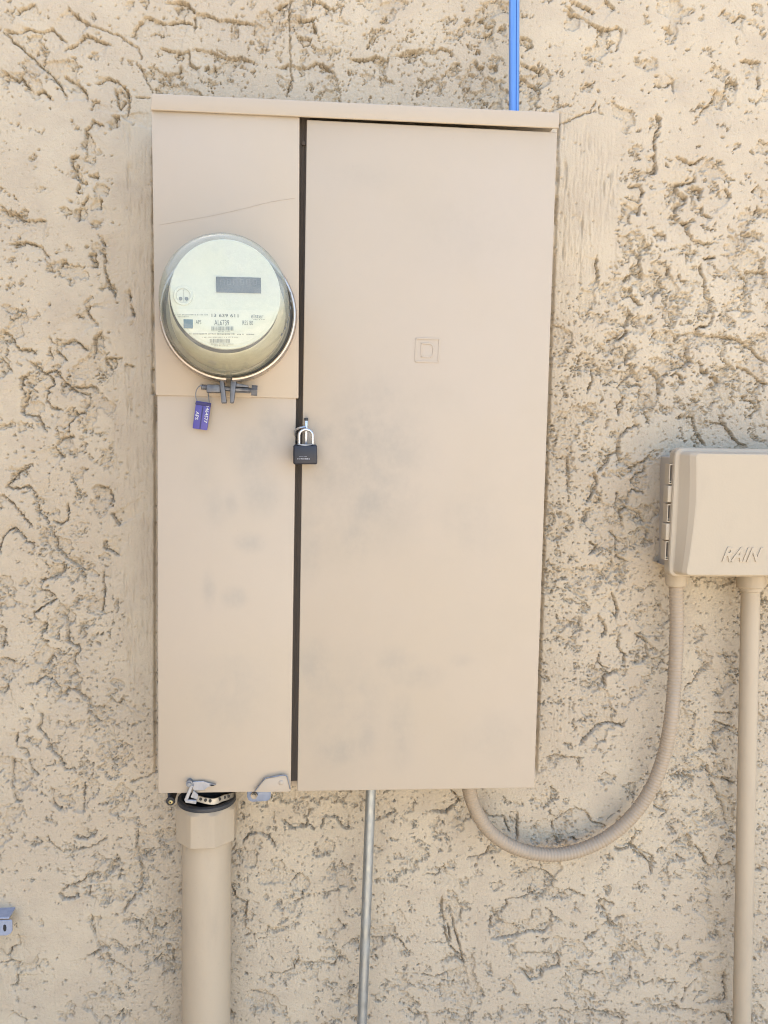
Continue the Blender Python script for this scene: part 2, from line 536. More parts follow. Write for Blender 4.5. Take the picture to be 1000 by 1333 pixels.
# chipped edges of the skim coat, followed by eye: origin and scale of the sheet, then lines.  The rough, lower
# side lies to the right of travel, or to the left after a leading '-'.
EDGES = [
 (0, 0, .22, """30,180 110,195 165,165 200,180 255,195 310,165 345,215 400,250|-30,180 60,230 130,290 180,335 240,395 300,440 330,475 375,545 400,585|385,295 440,265 515,205 580,240 650,265|365,440 420,475 490,520 515,555 520,600|570,495 620,470 650,465 720,500|-670,520 690,580 695,625 715,645 740,610 735,590|720,500 765,550 765,620 755,685|765,215 800,190 815,150 865,95 920,120 990,140|485,890 510,840 510,770 550,715 610,745|-415,930 430,990 455,1030 465,1090 460,1140 490,1150|415,930 465,920|-445,1020 480,1080 520,1085|520,1040 590,1045|460,1310 465,1250 490,1210 520,1155|600,1180 600,1240|0,410 60,445 105,480 125,455 155,500 200,545 265,545 310,590|0,1215 50,1265 90,1265 140,1300 280,1310|540,600 590,600|540,650 545,610|660,690 700,685 685,720 690,750 650,770|95,90 120,60 210,20|400,40 450,90 530,145"""),
 (0, 290, .22, """-595,85 620,150 615,260 640,350 685,445 690,475|555,790 560,690 600,645|505,495 530,490 525,540 575,605|0,640 40,655 75,690 115,750 185,750 215,780|290,670 305,705 360,725 430,700 470,705 520,755|-290,735 290,770 310,805|330,755 395,815|0,790 40,840 75,885|-190,880 130,920 120,950 160,970 160,1040 130,1100 135,1140 215,1145 240,1190 270,1235|250,880 310,920 325,955 285,985 275,1050 310,1095 370,1110|405,960 450,1000 530,1015 530,1060 500,1120 440,1160 405,1200 405,1240|150,810 230,855 260,890 320,870 400,960 430,975 545,970 585,985|620,800 720,800|-625,815 660,870|740,840 800,850|60,125 170,115 250,150 290,210|335,1315 370,1275 430,1265|520,200 530,185 570,190 575,260 545,265|770,400 780,520 800,555|-545,30 590,0|355,260 370,235 400,240"""),
 (0, 580, .22, """-165,260 215,320 225,380 290,465 325,560 335,610 390,670 440,705 490,730 500,850|0,295 40,310 100,370 150,435 195,480|-0,640 10,560 50,505 90,495 130,530 150,575 190,580 200,630|370,680 380,740 330,780 250,800 245,850 310,870 340,910 275,945 195,1000 230,1035|-360,990 390,1010 400,1100 400,1160 465,1200 470,1225 430,1245 440,1290 465,1315|270,1310 305,1245 340,1285|-610,560 620,610 660,625 705,655|-660,400 710,480|0,1060 30,1080 35,1150 10,1200|0,1255 90,1280|400,350 405,440 350,465 300,450|570,245 640,250 665,295 660,340|35,245 70,215 75,180 155,130|35,245 100,255 165,240 215,285|610,740 620,870 605,1000|280,1045 270,1090 235,1150 290,1160|330,0 345,40 380,70"""),
 (0, 870, .24, """0,110 50,95|-140,80 180,90 240,55 290,70 325,120 305,190|-330,150 370,115 420,130 475,170 485,240 540,300|-205,230 230,260 205,330 260,380 265,430 320,490 350,550 425,550|-65,480 65,570 60,630 85,730 120,715|-155,490 165,550 210,580|-275,650 290,740 350,790|265,910 265,940 340,995 410,985 480,975 580,920|520,870 520,900 470,930 400,920|460,630 455,720 450,790|-745,870 740,980 765,1070 765,1200 720,1270|-320,1220 340,1250 390,1255 430,1225|335,1215 370,1175 420,1190|475,1140 510,1120 540,1125|600,160 650,190 665,160|95,350 90,425 150,440 155,490"""),
 (200, 0, .25, """60,15 150,10 190,35 220,70 300,80 330,100 420,110 540,125|215,70 215,150|0,110 70,125|80,125 150,105 195,125|30,245 80,260 135,275 185,265 190,330 215,355 245,350|215,255 300,270 345,290 400,305 455,300 515,325|60,395 130,375 140,345|650,355 700,340 800,355 840,330 880,340 940,385|740,95 800,110 830,95 850,180|750,195 820,205 815,235 780,240 755,215|640,45 660,25 695,15|820,0 870,10 900,30 930,45|265,370 285,345|320,350 325,375"""),
 (430, 0, .25, """105,310 180,315 230,295 290,315|330,290 390,285 440,265 500,255 545,275 570,250 620,265 660,300|735,320 760,315 765,345 805,350|825,350 860,340 870,370|805,130 855,140|870,165 890,140 915,150|800,190 840,175|700,110 715,95 735,105|775,105 790,95 800,115|760,285 765,255 780,265 780,285|190,250 215,190 230,160"""),
 (670, 0, .33, """195,40 240,55 300,90 350,115 410,110 425,130 400,210|220,0 270,25 320,50|25,145 60,160 70,185 45,200|25,250 60,265 110,280|25,305 70,330 100,355|585,110 610,105 630,135|-545,325 570,345 600,345 625,320 625,365|890,240 930,240 970,245|960,300 970,330 960,355|830,325 880,330|730,440 780,400 800,355|560,450 575,490 555,540 555,600|360,0 395,40|800,60 830,40|860,90 890,60 910,70"""),
 (720, 200, .28, """570,10 620,40 660,45 690,25 710,10|660,85 660,130 570,150 580,180 620,205 620,235 575,250 570,300 610,330 625,320 625,360 660,400 705,415 755,415|470,0 480,60 480,90 440,95 430,70|345,150 410,150 420,180 400,225 345,210|410,235 395,290|455,425 410,455 400,510 410,540 415,590|465,380 490,370 520,385 520,405|540,520 540,580 500,575 490,610 520,620 480,650 465,690|690,510 690,550 710,580 705,620 720,670 755,700|620,510 620,465 680,455|700,485 755,475 755,490|330,600 345,570 400,550|360,620 365,660 410,705|870,550 880,580 910,590 900,640|900,545 960,550 1000,555|870,375 920,375 960,390 950,405|640,160 690,170 680,220|695,245 695,280 735,300|800,155 820,190 835,210|925,180 950,145|935,290 950,250|205,480 200,520 215,600|590,560 600,595 630,590"""),
 (710, 400, .29, """370,0 385,30 360,90 370,115 330,150|275,155 330,130|385,165 400,185 370,215 360,255 395,260 390,300 335,350|750,0 755,40 740,85 690,90 680,120 710,130 780,130 850,140 920,175 945,205 1000,260|645,130 640,180 635,220 660,240 620,270 560,285|690,240 705,260 700,290 735,295|-800,185 785,230 830,270 840,250|560,310 590,290 615,320 620,350|735,315 765,310 785,345|470,275 510,320 515,400|-340,350 430,350 425,390 420,430 445,470 465,535|425,530 370,550 330,590 330,640 335,690|590,490 665,490 675,530 690,580 720,625|740,515 800,525 830,560 850,590 905,630|890,390 895,415 930,420 965,465|910,490 960,460|150,290 150,230 165,200|185,385 210,330 210,275|270,550 270,510 290,500|330,490 325,440 360,390|455,85 460,50 480,40|480,135 490,115|860,265 910,280 960,325 1000,350"""),
 (700, 580, .18, """580,50 520,80 490,150 440,190|580,0 590,80 615,130|400,185 430,230 420,310 385,370 350,420|660,170 750,125 820,65|-775,125 775,190 720,205 680,240 680,290|-650,430 655,370 690,320 740,340 785,350|650,440 600,470 610,550 620,600|560,420 575,340|565,760 575,670 520,620|515,860 545,870 540,830|580,790 600,820 650,840|555,930 600,880 620,960 605,990 560,940|540,1065 565,1130 585,1190 580,1220|740,480 780,560 810,590|800,600 790,680 820,700|370,700 430,720 420,770 375,790|315,540 360,490 360,530 330,565|220,60 225,200 220,340"""),
 (690, 740, .31, """290,190 325,260 300,290|290,350 290,400 330,420|345,100 370,180 365,205 335,180|380,270 370,330 400,370 390,410|440,270 490,310 500,370 470,400 430,400|-210,740 250,700 290,660 340,650 390,665 410,630|70,795 110,785 150,795 225,795|640,530 660,490 690,470 740,390|770,605 850,610|770,640 845,665 770,700 785,770|590,870 690,875|740,820 760,870 840,885|300,440 360,430 310,460 320,500"""),
 (560, 1000, .30, """-0,185 70,195 130,140 95,95|380,185 380,310|250,210 320,210 350,290|540,290 530,240 570,210 630,170 680,190 700,230 760,250|345,450 400,460 440,430 500,450 555,490|250,720 265,650 330,600 330,570 400,560 440,545 500,550|500,605 530,630 520,690 490,715 420,710 350,740 255,740|440,650 445,620 475,612|550,555 600,525 680,560|400,800 560,810 560,860 490,880 480,910 430,920 390,870|670,750 730,705|640,880 700,880 750,895|800,350 860,345|890,290 870,340 970,380 960,440|-780,830 820,815 910,800|490,1050 560,1040 620,1070 700,1050 780,1060 850,1075|0,755 85,760 80,690 45,650 50,560|90,640 120,740 150,850 120,830 50,830|160,390 240,375 260,340|720,610 750,570 800,590|780,670 820,690 810,640|540,290 560,330 600,300 640,310"""),
 (290, 1020, .31, """-85,250 110,215 160,210 200,235 220,275|-245,150 290,190 350,180 365,110 380,105|-360,175 385,195|-410,190 430,140 475,145 510,190 545,185|-640,155 690,140 725,115|-875,115 940,120 990,75|285,415 330,375|300,500 335,485 335,460|195,790 240,800 300,775 320,735|340,750 400,750 470,765 480,735 520,740|90,640 135,630|150,650 180,650 190,600|510,680 560,650|620,655 670,650|700,640 740,655 780,710|640,720 650,740|855,380 895,385 930,350|920,480 930,600 950,680 1000,735|905,750 990,730|120,870 220,900|780,950 810,980 855,960|835,800 890,815 930,795|710,550 745,530|415,460 450,455 490,450|480,570 515,605|40,430 55,480 100,500 95,600 130,630"""),
 (0, 1100, .24, """735,30 770,130 765,250 700,320 660,380|670,420 710,405 760,410 805,490 850,490 875,530|600,515 640,530 665,565|-495,380 490,440 520,510 545,570 590,560|470,610 545,570|580,590 590,635 615,630|-320,265 340,295 430,285|330,250 400,210 450,200 470,170 530,150|630,640 700,680 715,715|830,640 870,600 910,605 940,635 940,560|-840,400 840,460 880,465 905,430|0,560 45,600 60,550 105,545 100,490|0,640 60,630 110,640|60,765 90,760 90,700|440,240 490,225 485,280 530,290|60,905 150,950|570,930 600,970|630,940 670,895|600,160 610,100 640,80|640,190 660,130"""),
 (760, 1000, .25, """650,40 690,120 735,215 745,290|465,40 520,45 520,10|660,40 780,75|395,260 430,230 360,200 400,110|430,300 465,260|460,400 500,370 560,350|160,430 230,425 240,400 160,405|260,430 320,470 350,500 355,550|480,450 530,485|580,400 620,450 640,500 670,515|670,515 690,450 720,510 770,485|65,750 95,720 120,745|125,790 150,830 185,825 175,780|130,995 175,970 190,995|200,975 270,960|530,1080 550,1030 610,1005|510,1220 530,1150 590,1095|310,1125 360,1105|390,1090 430,1120 490,1115|735,1050 735,1120 745,1210 625,1225|460,1240 500,1255 600,1260|650,1280 680,1265 740,1275 765,1320|0,895 80,845|0,1070 60,1080 100,1060|0,1275 60,1260 130,1290 230,1315"""),
]
CRACKS = [[(110, 31), (128, 36), (154, 46), (169, 56), (180, 64), (184, 77)], [(179, 82), (187, 97), (199, 121)],
          [(377, 0), (377, 50), (378, 82), (379, 102), (374, 125)], [(729, 162), (749, 153), (769, 145), (776, 132)],
          [(206, 1003), (190, 1012), (170, 1018)], [(176, 126), (195, 127)]]
# roughness of the coat on a 100-pixel lattice (rows down the photo): how much of it is broken
BROKEN = """53546555345 43465664434 43233331734 65233333756 43233335787 55333336777 46333336656 46233337647 36333336656 46433335546 36456555365 44655555465 14555555645 24565566654"""
GRAIN = """42444442233 32345664333 32135555323 43344445435 33344447555 44444448565 35444447546 35544449557 36744448567 46844447656 46766555477 55755544467 32755544446 33644455546"""


def lattice(txt, U, V):
    A = np.array([[int(c) for c in r] for r in txt.split()], float)
    u, v = np.clip(U / 100, 0, 9.999), np.clip(V / 100, 0, 12.999)
    i, j = u.astype(int), v.astype(int)
    a, b = u - i, v - j
    a, b = a * a * (3 - 2 * a), b * b * (3 - 2 * b)
    return (A[j, i] * (1 - a) + A[j, i + 1] * a) * (1 - b) + (A[j + 1, i] * (1 - a) + A[j + 1, i + 1] * a) * b


def build_wall():
    P = 0.0012
    c0, c1 = at(-70, -70, 0), at(1075, 1410, 0)
    x_lo = min(c0.x, at(-70, 1410, 0).x)
    x_hi = max(c1.x, at(1075, -70, 0).x)
    z_lo = min(c1.z, at(-70, 1410, 0).z)
    z_hi = max(c0.z, at(1075, -70, 0).z)
    xs = np.arange(x_lo, x_hi, P)
    zs = np.arange(z_lo, z_hi, P)
    X, Z = np.meshgrid(xs, zs)                      # rows: z
    # photo pixel of each wall point, so the followed edges and the roughness lattice land where they are seen
    rx, ry, rz = X - CAM.x, 0 * X - CAM.y, Z - CAM.z
    cx = rx * ROT[0][0] + ry * ROT[1][0] + rz * ROT[2][0]
    cy = rx * ROT[0][1] + ry * ROT[1][1] + rz * ROT[2][1]
    cz = rx * ROT[0][2] + ry * ROT[1][2] + rz * ROT[2][2]
    U, V = CU + FPX * cx / -cz, CV - FPX * cy / -cz
    broken, grain = lattice(BROKEN, U, V), lattice(GRAIN, U, V)
    # trowelled strips beside the cabinet
    strip = np.maximum(sstep(150, 172, U) * (1 - sstep(196, 204, U)) * sstep(120, 200, V) * (1 - sstep(840, 960, V)),
                       sstep(700, 728, U) * (1 - sstep(782, 815, U)) * sstep(130, 180, V) * (1 - sstep(300, 430, V)))
    soft = np.maximum(strip, 0.7 * sstep(112, 150, U) * (1 - sstep(172, 190, U)) * sstep(380, 470, V) * (1 - sstep(800, 900, V)))
    soft = np.maximum(soft, 0.8 * sstep(714, 722, U) * (1 - sstep(735, 746, U)) * sstep(900, 920, V) * (1 - sstep(965, 985, V)))
    wx = X + 0.006 * fbm(X, Z, 40, 3, 11)
    wz = Z + 0.006 * fbm(X, Z, 40, 3, 23)
    und = 0.0013 * fbm(X, Z, 5, 3, 31)
    # flakes missing from the skim coat
    n = fbm(wx, wz * 1.12, 36, 6, 41, 0.68)
    H = und.copy()
    # followed edges
    rs = np.random.RandomState(5)
    drop_l = np.zeros_like(H)
    notch = np.zeros_like(H)
    prox = np.zeros_like(H)
    rough_l = np.zeros_like(H)
    nz_, nx_ = H.shape
    jx, jz = 0.0040 * fbm(X, Z, 95, 4, 91, 0.72) + 0.0016 * fbm(X, Z, 310, 2, 92), 0.0040 * fbm(X, Z, 95, 4, 97, 0.72) + 0.0016 * fbm(X, Z, 310, 2, 98)
    wid = 0.5 + 0.5 * np.clip(0.5 + 1.2 * fbm(X, Z, 55, 2, 99), 0, 1)

    def seg_field(pts, pad):
        xs_ = [p[0] for p in pts]
        zs_ = [p[1] for p in pts]
        i0, i1 = max(0, int((min(xs_) - pad - x_lo) / P)), min(nx_, int((max(xs_) + pad - x_lo) / P) + 1)
        j0, j1 = max(0, int((min(zs_) - pad - z_lo) / P)), min(nz_, int((max(zs_) + pad - z_lo) / P) + 1)
        if i1 - i0 < 2 or j1 - j0 < 2:
            return None
        sl = (slice(j0, j1), slice(i0, i1))
        x, z = X[sl] + jx[sl], Z[sl] + jz[sl]
        best = np.full(x.shape, 1e9)
        sgn = np.ones(x.shape)
        par = np.zeros(x.shape)
        L = [0]
        for a, b in zip(pts, pts[1:]):
            L.append(L[-1] + math.hypot(b[0] - a[0], b[1] - a[1]))
        for k, (a, b) in enumerate(zip(pts, pts[1:])):
            dx, dz = b[0] - a[0], b[1] - a[1]
            l2 = dx * dx + dz * dz + 1e-12
            tt = np.clip(((x - a[0]) * dx + (z - a[1]) * dz) / l2, 0, 1)
            qx, qz = x - a[0] - tt * dx, z - a[1] - tt * dz
            dd = np.hypot(qx, qz)
            s = np.where(dx * qz - dz * qx < 0, 1.0, -1.0)     # right of travel (x right, z up) counts as the low side
            m = dd < best
            best = np.where(m, dd, best)
            sgn = np.where(m, s, sgn)
            par = np.where(m, (L[k] + tt * math.sqrt(l2)) / L[-1], par)
        taper = sstep(0, 0.10, par) * (1 - sstep(0.90, 1, par))
        return sl, best, sgn, taper

    for ox, oy, sc, txt in EDGES:
        for ln in txt.split('|'):
            flip = ln.startswith('-')
            pts = []
            for q in ln.lstrip('-').split():
                a, b = map(float, q.split(','))
                w = at(ox + a * sc, oy + b * sc, 0)
                pts.append((w.x, w.z))
            if flip:
                pts = pts[::-1]
            r = seg_field(pts, 0.055)
            if r is None:
                continue
            sl, dist, sgn, tp = r
            dep = 0.0028 + 0.0016 * rs.rand()
            reach = 0.008 + 0.020 * rs.rand() ** 1.5
            lo = np.where(sgn > 0, np.exp(-dist / reach), 0) * sstep(0, 0.0009, dist * sgn) * tp
            drop_l[sl] = np.maximum(drop_l[sl], dep * lo)
            rough_l[sl] = np.maximum(rough_l[sl], lo)
            prox[sl] = np.maximum(prox[sl], np.exp(-dist / np.where(sgn > 0, 0.011, 0.003)) * tp)
            w = 0.0004 * wid[sl] + 0.00042
            g = np.exp(-((dist - 0.0004 * (sgn > 0)) / w) ** 2) * (0.35 + 0.65 * tp)
            notch[sl] = np.maximum(notch[sl], g * (0.0062 + 0.0074 * wid[sl] ** 2))
    brk = sstep(-0.40, -0.10, fbm(X, Z, 60, 2, 93))
    t = 0.49 - 0.044 * broken + 0.10 * fbm(X, Z, 9, 2, 57) + 0.55 * strip - 0.15 * prox
    flake = sstep(t, t + 0.03, n)
    rim = np.exp(-((n - t - 0.012) / 0.020) ** 2) * sstep(-0.15, 0.12, fbm(X, Z, 48, 2, 59))
    # bigger shallow drops with torn borders
    n2 = fbm(wx + 0.003 * fbm(X, Z, 150, 2, 63), wz, 15, 6, 71, 0.62)
    t2 = 0.36 - 0.034 * broken + 0.4 * strip - 0.10 * prox + 0.07 * fbm(X, Z, 7, 2, 79)
    drop = sstep(t2, t2 + 0.02, n2)
    rim2 = np.exp(-((n2 - t2 - 0.006) / 0.010) ** 2) * sstep(-0.15, 0.10, fbm(X, Z, 40, 2, 77))
    H -= 0.0034 * flake * (0.55 + 0.9 * np.abs(fbm(X, Z, 30, 2, 83))) + 0.0030 * drop
    H -= 0.0058 * np.maximum(rim, rim2) * (1 - 0.8 * strip)
    low = np.maximum(np.maximum(flake, 0.8 * drop), 0.8 * rough_l)
    H -= drop_l + notch * (0.25 + 0.75 * brk) * (1 - 0.4 * flake)
    for c in CRACKS:
        pts = [(w.x, w.z) for w in (at(u, v, 0) for u, v in c)]
        r = seg_field(pts, 0.006)
        if r is None:
            continue
        sl, dist, sgn, tp = r
        H[sl] -= 0.0065 * np.exp(-(dist / 0.0008) ** 2)
    # pinholes and short gouges
    cell = lambda u, v: lattice(GRAIN, np.array([u]), np.array([v]))[0]
    made = 0
    while made < 3000:
        u, v = rs.uniform(-60, 1060), rs.uniform(-60, 1390)
        g = cell(min(max(u, 0), 1000), min(max(v, 0), 1333))
        if 215 < u < 690 and 160 < v < 1015:
            made += 1
            continue
        if rs.rand() > (0.12 + g / 9.0) * 0.9:
            continue
        made += 1
        w = at(u, v, 0)
        i, j = int((w.x - x_lo) / P), int((w.z - z_lo) / P)
        R = 5
        if i < R or j < R or i >= nx_ - R - 1 or j >= nz_ - R - 1:
            continue
        sl = (slice(j - R, j + R + 1), slice(i - R, i + R + 1))
        a = rs.uniform(0, math.pi)
        dx, dz = X[sl] - w.x, Z[sl] - w.z
        p, q = dx * math.cos(a) + dz * math.sin(a), -dx * math.sin(a) + dz * math.cos(a)
        r = 0.0006 + 0.0008 * rs.rand() ** 2.0
        k = np.exp(-((p / (r * rs.uniform(1.0, 2.3))) ** 2 + (q / r) ** 2))
        H[sl] -= (0.0035 + 0.0055 * rs.rand()) * k * (1 - 0.6 * strip[sl])
    # sandy grain
    gr = fbm(X, Z, 260, 3, 101, 0.75)
    gm = np.clip((grain - 2.5) / 6.0, 0, 1)
    H += gr * (0.00044 + 0.0024 * low + 0.0014 * gm * (1 - soft)) * (1 - 0.6 * strip)
    pitn = fbm(X, Z, 210, 3, 131, 0.6)
    H -= 0.0050 * sstep(0.40 - 0.10 * gm, 0.50 - 0.09 * gm, pitn) * np.clip(gm + 0.25, 0, 1) * (1 - strip)
    # trowel drag marks, vertical beside the cabinet
    drag = fbm(X + 0.002 * fbm(X, Z, 12, 2, 149), Z * 0.10, 260, 3, 151, 0.7) * (0.6 + 0.8 * fbm(X, Z, 25, 2, 153))
    H += drag * 0.0030 * soft
    rib = fbm(X + 0.004 * fbm(X, Z, 8, 2, 157), Z * 0.05, 95, 3, 159, 0.6)
    H -= 0.0030 * sstep(0.20, 0.30, rib) * (1 - sstep(0.34, 0.46, rib)) * soft * sstep(-0.2, 0.25, fbm(X, Z, 22, 2, 161)) * (1 - 0.7 * sstep(165, 185, U) * (U < 400))
    arc = fbm(X * 0.25 + Z * 0.12, Z, 130, 3, 171, 0.6)
    H += arc * 0.00022
    # the coat dies into the cabinet's flank with a ragged little fillet
    eL = 199.8 + 2.6 * (V > 514)
    eR = 725.6 - 0.0351 * (V - 172) + 1.6
    jit = 1.5 * fbm(X, Z, 110, 3, 191)
    inz = sstep(142, 156, V) * (1 - sstep(998, 1016, V))
    rag = 0.45 + 0.55 * sstep(-0.2, 0.15, fbm(X, Z, 26, 2, 193))
    fil = np.maximum(np.exp(-((U - eL + jit * (V < 514)) / 1.7) ** 2), np.exp(-((U - eR - jit * (V < 330)) / 1.6) ** 2)) * inz
    rag = np.maximum(rag, np.where(U < 400, V > 514, V > 330) * 0.85)
    H -= 0.0085 * fil * rag
    # outside the seen part the coat goes on more coarsely
    ex0 = np.concatenate([np.linspace(-3.2, x_lo - 0.3, 30), np.linspace(x_lo - 0.28, x_lo - 0.006, 60)])
    ex1 = np.concatenate([np.linspace(x_hi + 0.006, x_hi + 0.28, 60), np.linspace(x_hi + 0.3, 3.6, 30)])
    ez0 = np.concatenate([np.linspace(-0.05, z_lo - 0.006, 90)])
    ez1 = np.concatenate([np.linspace(z_hi + 0.006, z_hi + 0.28, 60), np.linspace(z_hi + 0.3, 2.6, 10)])
    ax, az = np.concatenate([ex0, xs, ex1]), np.concatenate([ez0, zs, ez1])
    GX, GZ = np.meshgrid(ax, az)
    GH = 0.0013 * fbm(GX, GZ, 5, 3, 31) - 0.0022 * sstep(0.26, 0.34, fbm(GX, GZ, 36, 4, 41, 0.58))
    a, b = len(ex0), len(ez0)
    GH[b:b + len(zs), a:a + len(xs)] = H
    nr, nc = GX.shape
    co = np.stack([GX, -GH, GZ], -1).reshape(-1, 3)
    idx = np.arange(nr * nc).reshape(nr, nc)
    quads = np.stack([idx[:-1, :-1], idx[:-1, 1:], idx[1:, 1:], idx[1:, :-1]], -1).reshape(-1, 4)
    # nothing of the coat behind the cabinet box
    u_, v_ = np.full(GX.shape, -1.0), np.full(GX.shape, -1.0)
    u_[b:b + len(zs), a:a + len(xs)], v_[b:b + len(zs), a:a + len(xs)] = U, V
    hid = ((u_ > 250) & (u_ < 655) & (v_ > 210) & (v_ < 960)).ravel()
    quads = quads[~hid[quads].all(1)]
    # masonry behind the coat
    k0 = len(co)
    X0, X1, ZA, ZB = ax[0], ax[-1], az[0], az[-1]
    co = np.concatenate([co, [[x, y, z] for x in (X0, X1) for y in (0.012, 0.22) for z in (ZA, ZB)]])
    co = np.concatenate([co, [[x, y, z] for x in (-1.95, -1.62) for y in (-4.2, -0.03) for z in (ZA, ZB)]])
    bq = np.array([(0, 1, 3, 2), (4, 6, 7, 5), (0, 4, 5, 1), (2, 3, 7, 6), (0, 2, 6, 4), (1, 5, 7, 3)]) + k0
    quads = np.concatenate([quads, bq, bq + 8])        # and an added side wall, unseen at left, that blocks sky light
    me = bpy.data.meshes.new('stucco_wall')
    me.vertices.add(len(co))
    me.vertices.foreach_set('co', co.astype(np.float32).ravel())
    me.loops.add(quads.size)
    me.loops.foreach_set('vertex_index', quads.astype(np.int32).ravel())
    me.polygons.add(len(quads))
    me.polygons.foreach_set('loop_start', np.arange(0, quads.size, 4, dtype=np.int32))
    sm = np.ones(len(quads), dtype=bool)
    sm[-12:] = False
    me.polygons.foreach_set('use_smooth', sm)
    me.update(calc_edges=True)
    o = link('stucco_wall', me, None, False, M_STUCCO)
    tag(o, 'rough tan stucco wall with chipped and cracked skim coat behind everything', 'wall')


build_wall()

# ground in front of the wall (below the frame; sunlit farther out, it throws warm light back up)
def make_ground():
    m = mat('pale_desert_gravel', (0.36, 0.31, 0.25), 0.95, spec=0.1)
    p = coords(m)
    c = mix(m, noise(m, p, 35, 5, 0.7), (0.50, 0.425, 0.325), (0.82, 0.70, 0.55))
    setcol(m, c)
    setbump(m, noise(m, p, 60, 4, 0.7), 0.02, 0.7)
    bm = BM()
    g = [-300, -60, -12, -3, 3, 12, 60, 300]
    vs = [[bm.verts.new((x, y, 0)) for x in g] for y in g]
    for a in range(len(g) - 1):
        for b in range(len(g) - 1):
            bm.faces.new((vs[a][b], vs[a][b + 1], vs[a + 1][b + 1], vs[a + 1][b]))
    o = obj('ground', bm, m)
    o['kind'] = 'structure'


make_ground()

# ------------------------------------------------------------------ electrical cabinet
cab = thing('electrical_cabinet', at(450, 1030, 0), 'large beige metal electrical service cabinet with a tall narrow left side and wide right door', 'electrical cabinet')
FD = D - 0.021
bm = BM()
add_prism(bm, pxpoly([(203.5, 166), (721, 192), (692.5, 1019), (207.5, 1026)], FD), -FD, 0.03, 0.0015)
obj('enclosure', bm, M_CAB, cab)
# recessed divider between the two sides, seen dark through the slot
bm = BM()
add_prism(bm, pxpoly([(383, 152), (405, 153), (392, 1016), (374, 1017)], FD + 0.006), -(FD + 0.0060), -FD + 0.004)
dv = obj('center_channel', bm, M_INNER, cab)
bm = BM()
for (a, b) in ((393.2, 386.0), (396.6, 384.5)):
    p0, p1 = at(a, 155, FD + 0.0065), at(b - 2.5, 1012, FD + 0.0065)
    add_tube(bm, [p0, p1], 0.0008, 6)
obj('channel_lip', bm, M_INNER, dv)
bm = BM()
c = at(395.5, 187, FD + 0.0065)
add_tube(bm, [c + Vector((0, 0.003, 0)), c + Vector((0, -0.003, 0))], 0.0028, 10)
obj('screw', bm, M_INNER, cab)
bm = BM()
add_prism(bm, pxpoly([(197.2, 139), (390, 147), (388.6, 518.6), (202.8, 514.6)], D + 0.002), -(D + 0.002), -(D - 0.016), 0.0012)
up = obj('meter_panel', bm, M_CAB, cab)
bm = BM()
path, _ = smooth_path([at(u, v, D + 0.0022) for u, v in ((207, 293), (235, 288), (275, 281), (320, 271), (352, 263), (384, 258))], 24)
add_tube(bm, path, [0.00008 + 0.00013 * random.random() for _ in path], 6)
obj('scratch_line', bm, M_SCRATCH, up)
bm = BM()
add_prism(bm, pxpoly([(204.8, 511), (385.6, 513), (378.4, 1030.2), (206, 1033)], D), -D, -(D - 0.018), 0.0012)
obj('lower_panel', bm, M_CAB, cab)
bm = BM()
add_prism(bm, pxpoly([(399.5, 155.5), (725.6, 172), (695.6, 1025.8), (387, 1030.4)], D), -D, -(D - 0.019), 0.0013, 3)
door = obj('door', bm, M_CAB, cab)
# square maker's mark pressed into the door
bm = BM()
yD = -(D + 0.0005)
o4 = [(542, 440.5), (572, 441.5), (571, 471.5), (541, 470.5)]


def strip_px(bm, a, b, w, d, t=0.0010):
    p, q = at(*a, d), at(*b, d)
    dv_ = (q - p).normalized()
    nn = Vector((-dv_.z, 0, dv_.x)) * w / 2
    pts = [(p - nn), (q - nn), (q + nn), (p + nn)]
    add_prism(bm, [(k.x, k.z) for k in pts], -d, -d - t, 0.0002, 1)


for a, b in ((0, 1), (1, 2), (2, 3), (3, 0)):
    strip_px(bm, o4[a], o4[b], 0.0022, D - 0.0002)
dpts = [(549, 447), (549, 464.5)]
strip_px(bm, dpts[0], dpts[1], 0.0020, D - 0.0002)
strip_px(bm, (548, 447), (560, 447.3), 0.0020, D - 0.0002)
strip_px(bm, (548, 464.5), (560, 465), 0.0020, D - 0.0002)
arc = [(560, 447.3), (563.5, 450), (564.5, 456), (563.5, 462), (560, 465)]
for a, b in zip(arc, arc[1:]):
    strip_px(bm, a, b, 0.0020, D - 0.0002)
obj('embossed_emblem', bm, M_CAB, door)
# rain hood along the top
bm = BM()
hood = pxpoly([(197.6, 121.5), (728.6, 146.3), (727.6, 167), (195.6, 143)], D + 0.006)
add_prism(bm, hood, -(D + 0.0062), -(D + 0.0027), 0.0013, 3)
tp = pxpoly([(198.5, 126), (727.5, 150.5), (727.4, 158), (198.4, 134)], D + 0.001)
add_prism(bm, tp, -(D + 0.0026), 0.02, 0.0004, 1)
obj('rain_hood', bm, M_CAB, cab)
# hasp: bent strap round the slot and an upright blade through which the padlock hooks
hasp = None
bm = BM()
path, _ = smooth_path([at(u, v, d) for u, v, d in ((387, 577, .096), (384.7, 568, .112), (384.9, 560.5, .122), (388, 558, .126), (393, 556.5, .128), (398.5, 556, .128))], 26)
add_tube(bm, path, 0.0016, 8)
hasp = obj('hasp', bm, M_STEEL, cab)
bm = BM()
b0, b1 = at(398.6, 545, D + 0.022), at(398.6, 580, D + 0.022)
add_prism(bm, pxpoly([(397.2, 547), (400.6, 547), (400.0, 578), (396.8, 578)], D + 0.010), -(D + 0.012), -(D - 0.01), 0.0006)
obj('hasp_blade', bm, M_STEEL, hasp)
bm = BM()
add_prism(bm, pxpoly([(396.1, 544), (401.2, 544), (401.0, 547.6), (396.3, 547.6)], D + 0.010), -(D + 0.013), -(D - 0.012), 0.0005)
obj('blade_tip', bm, M_BLACK, hasp)
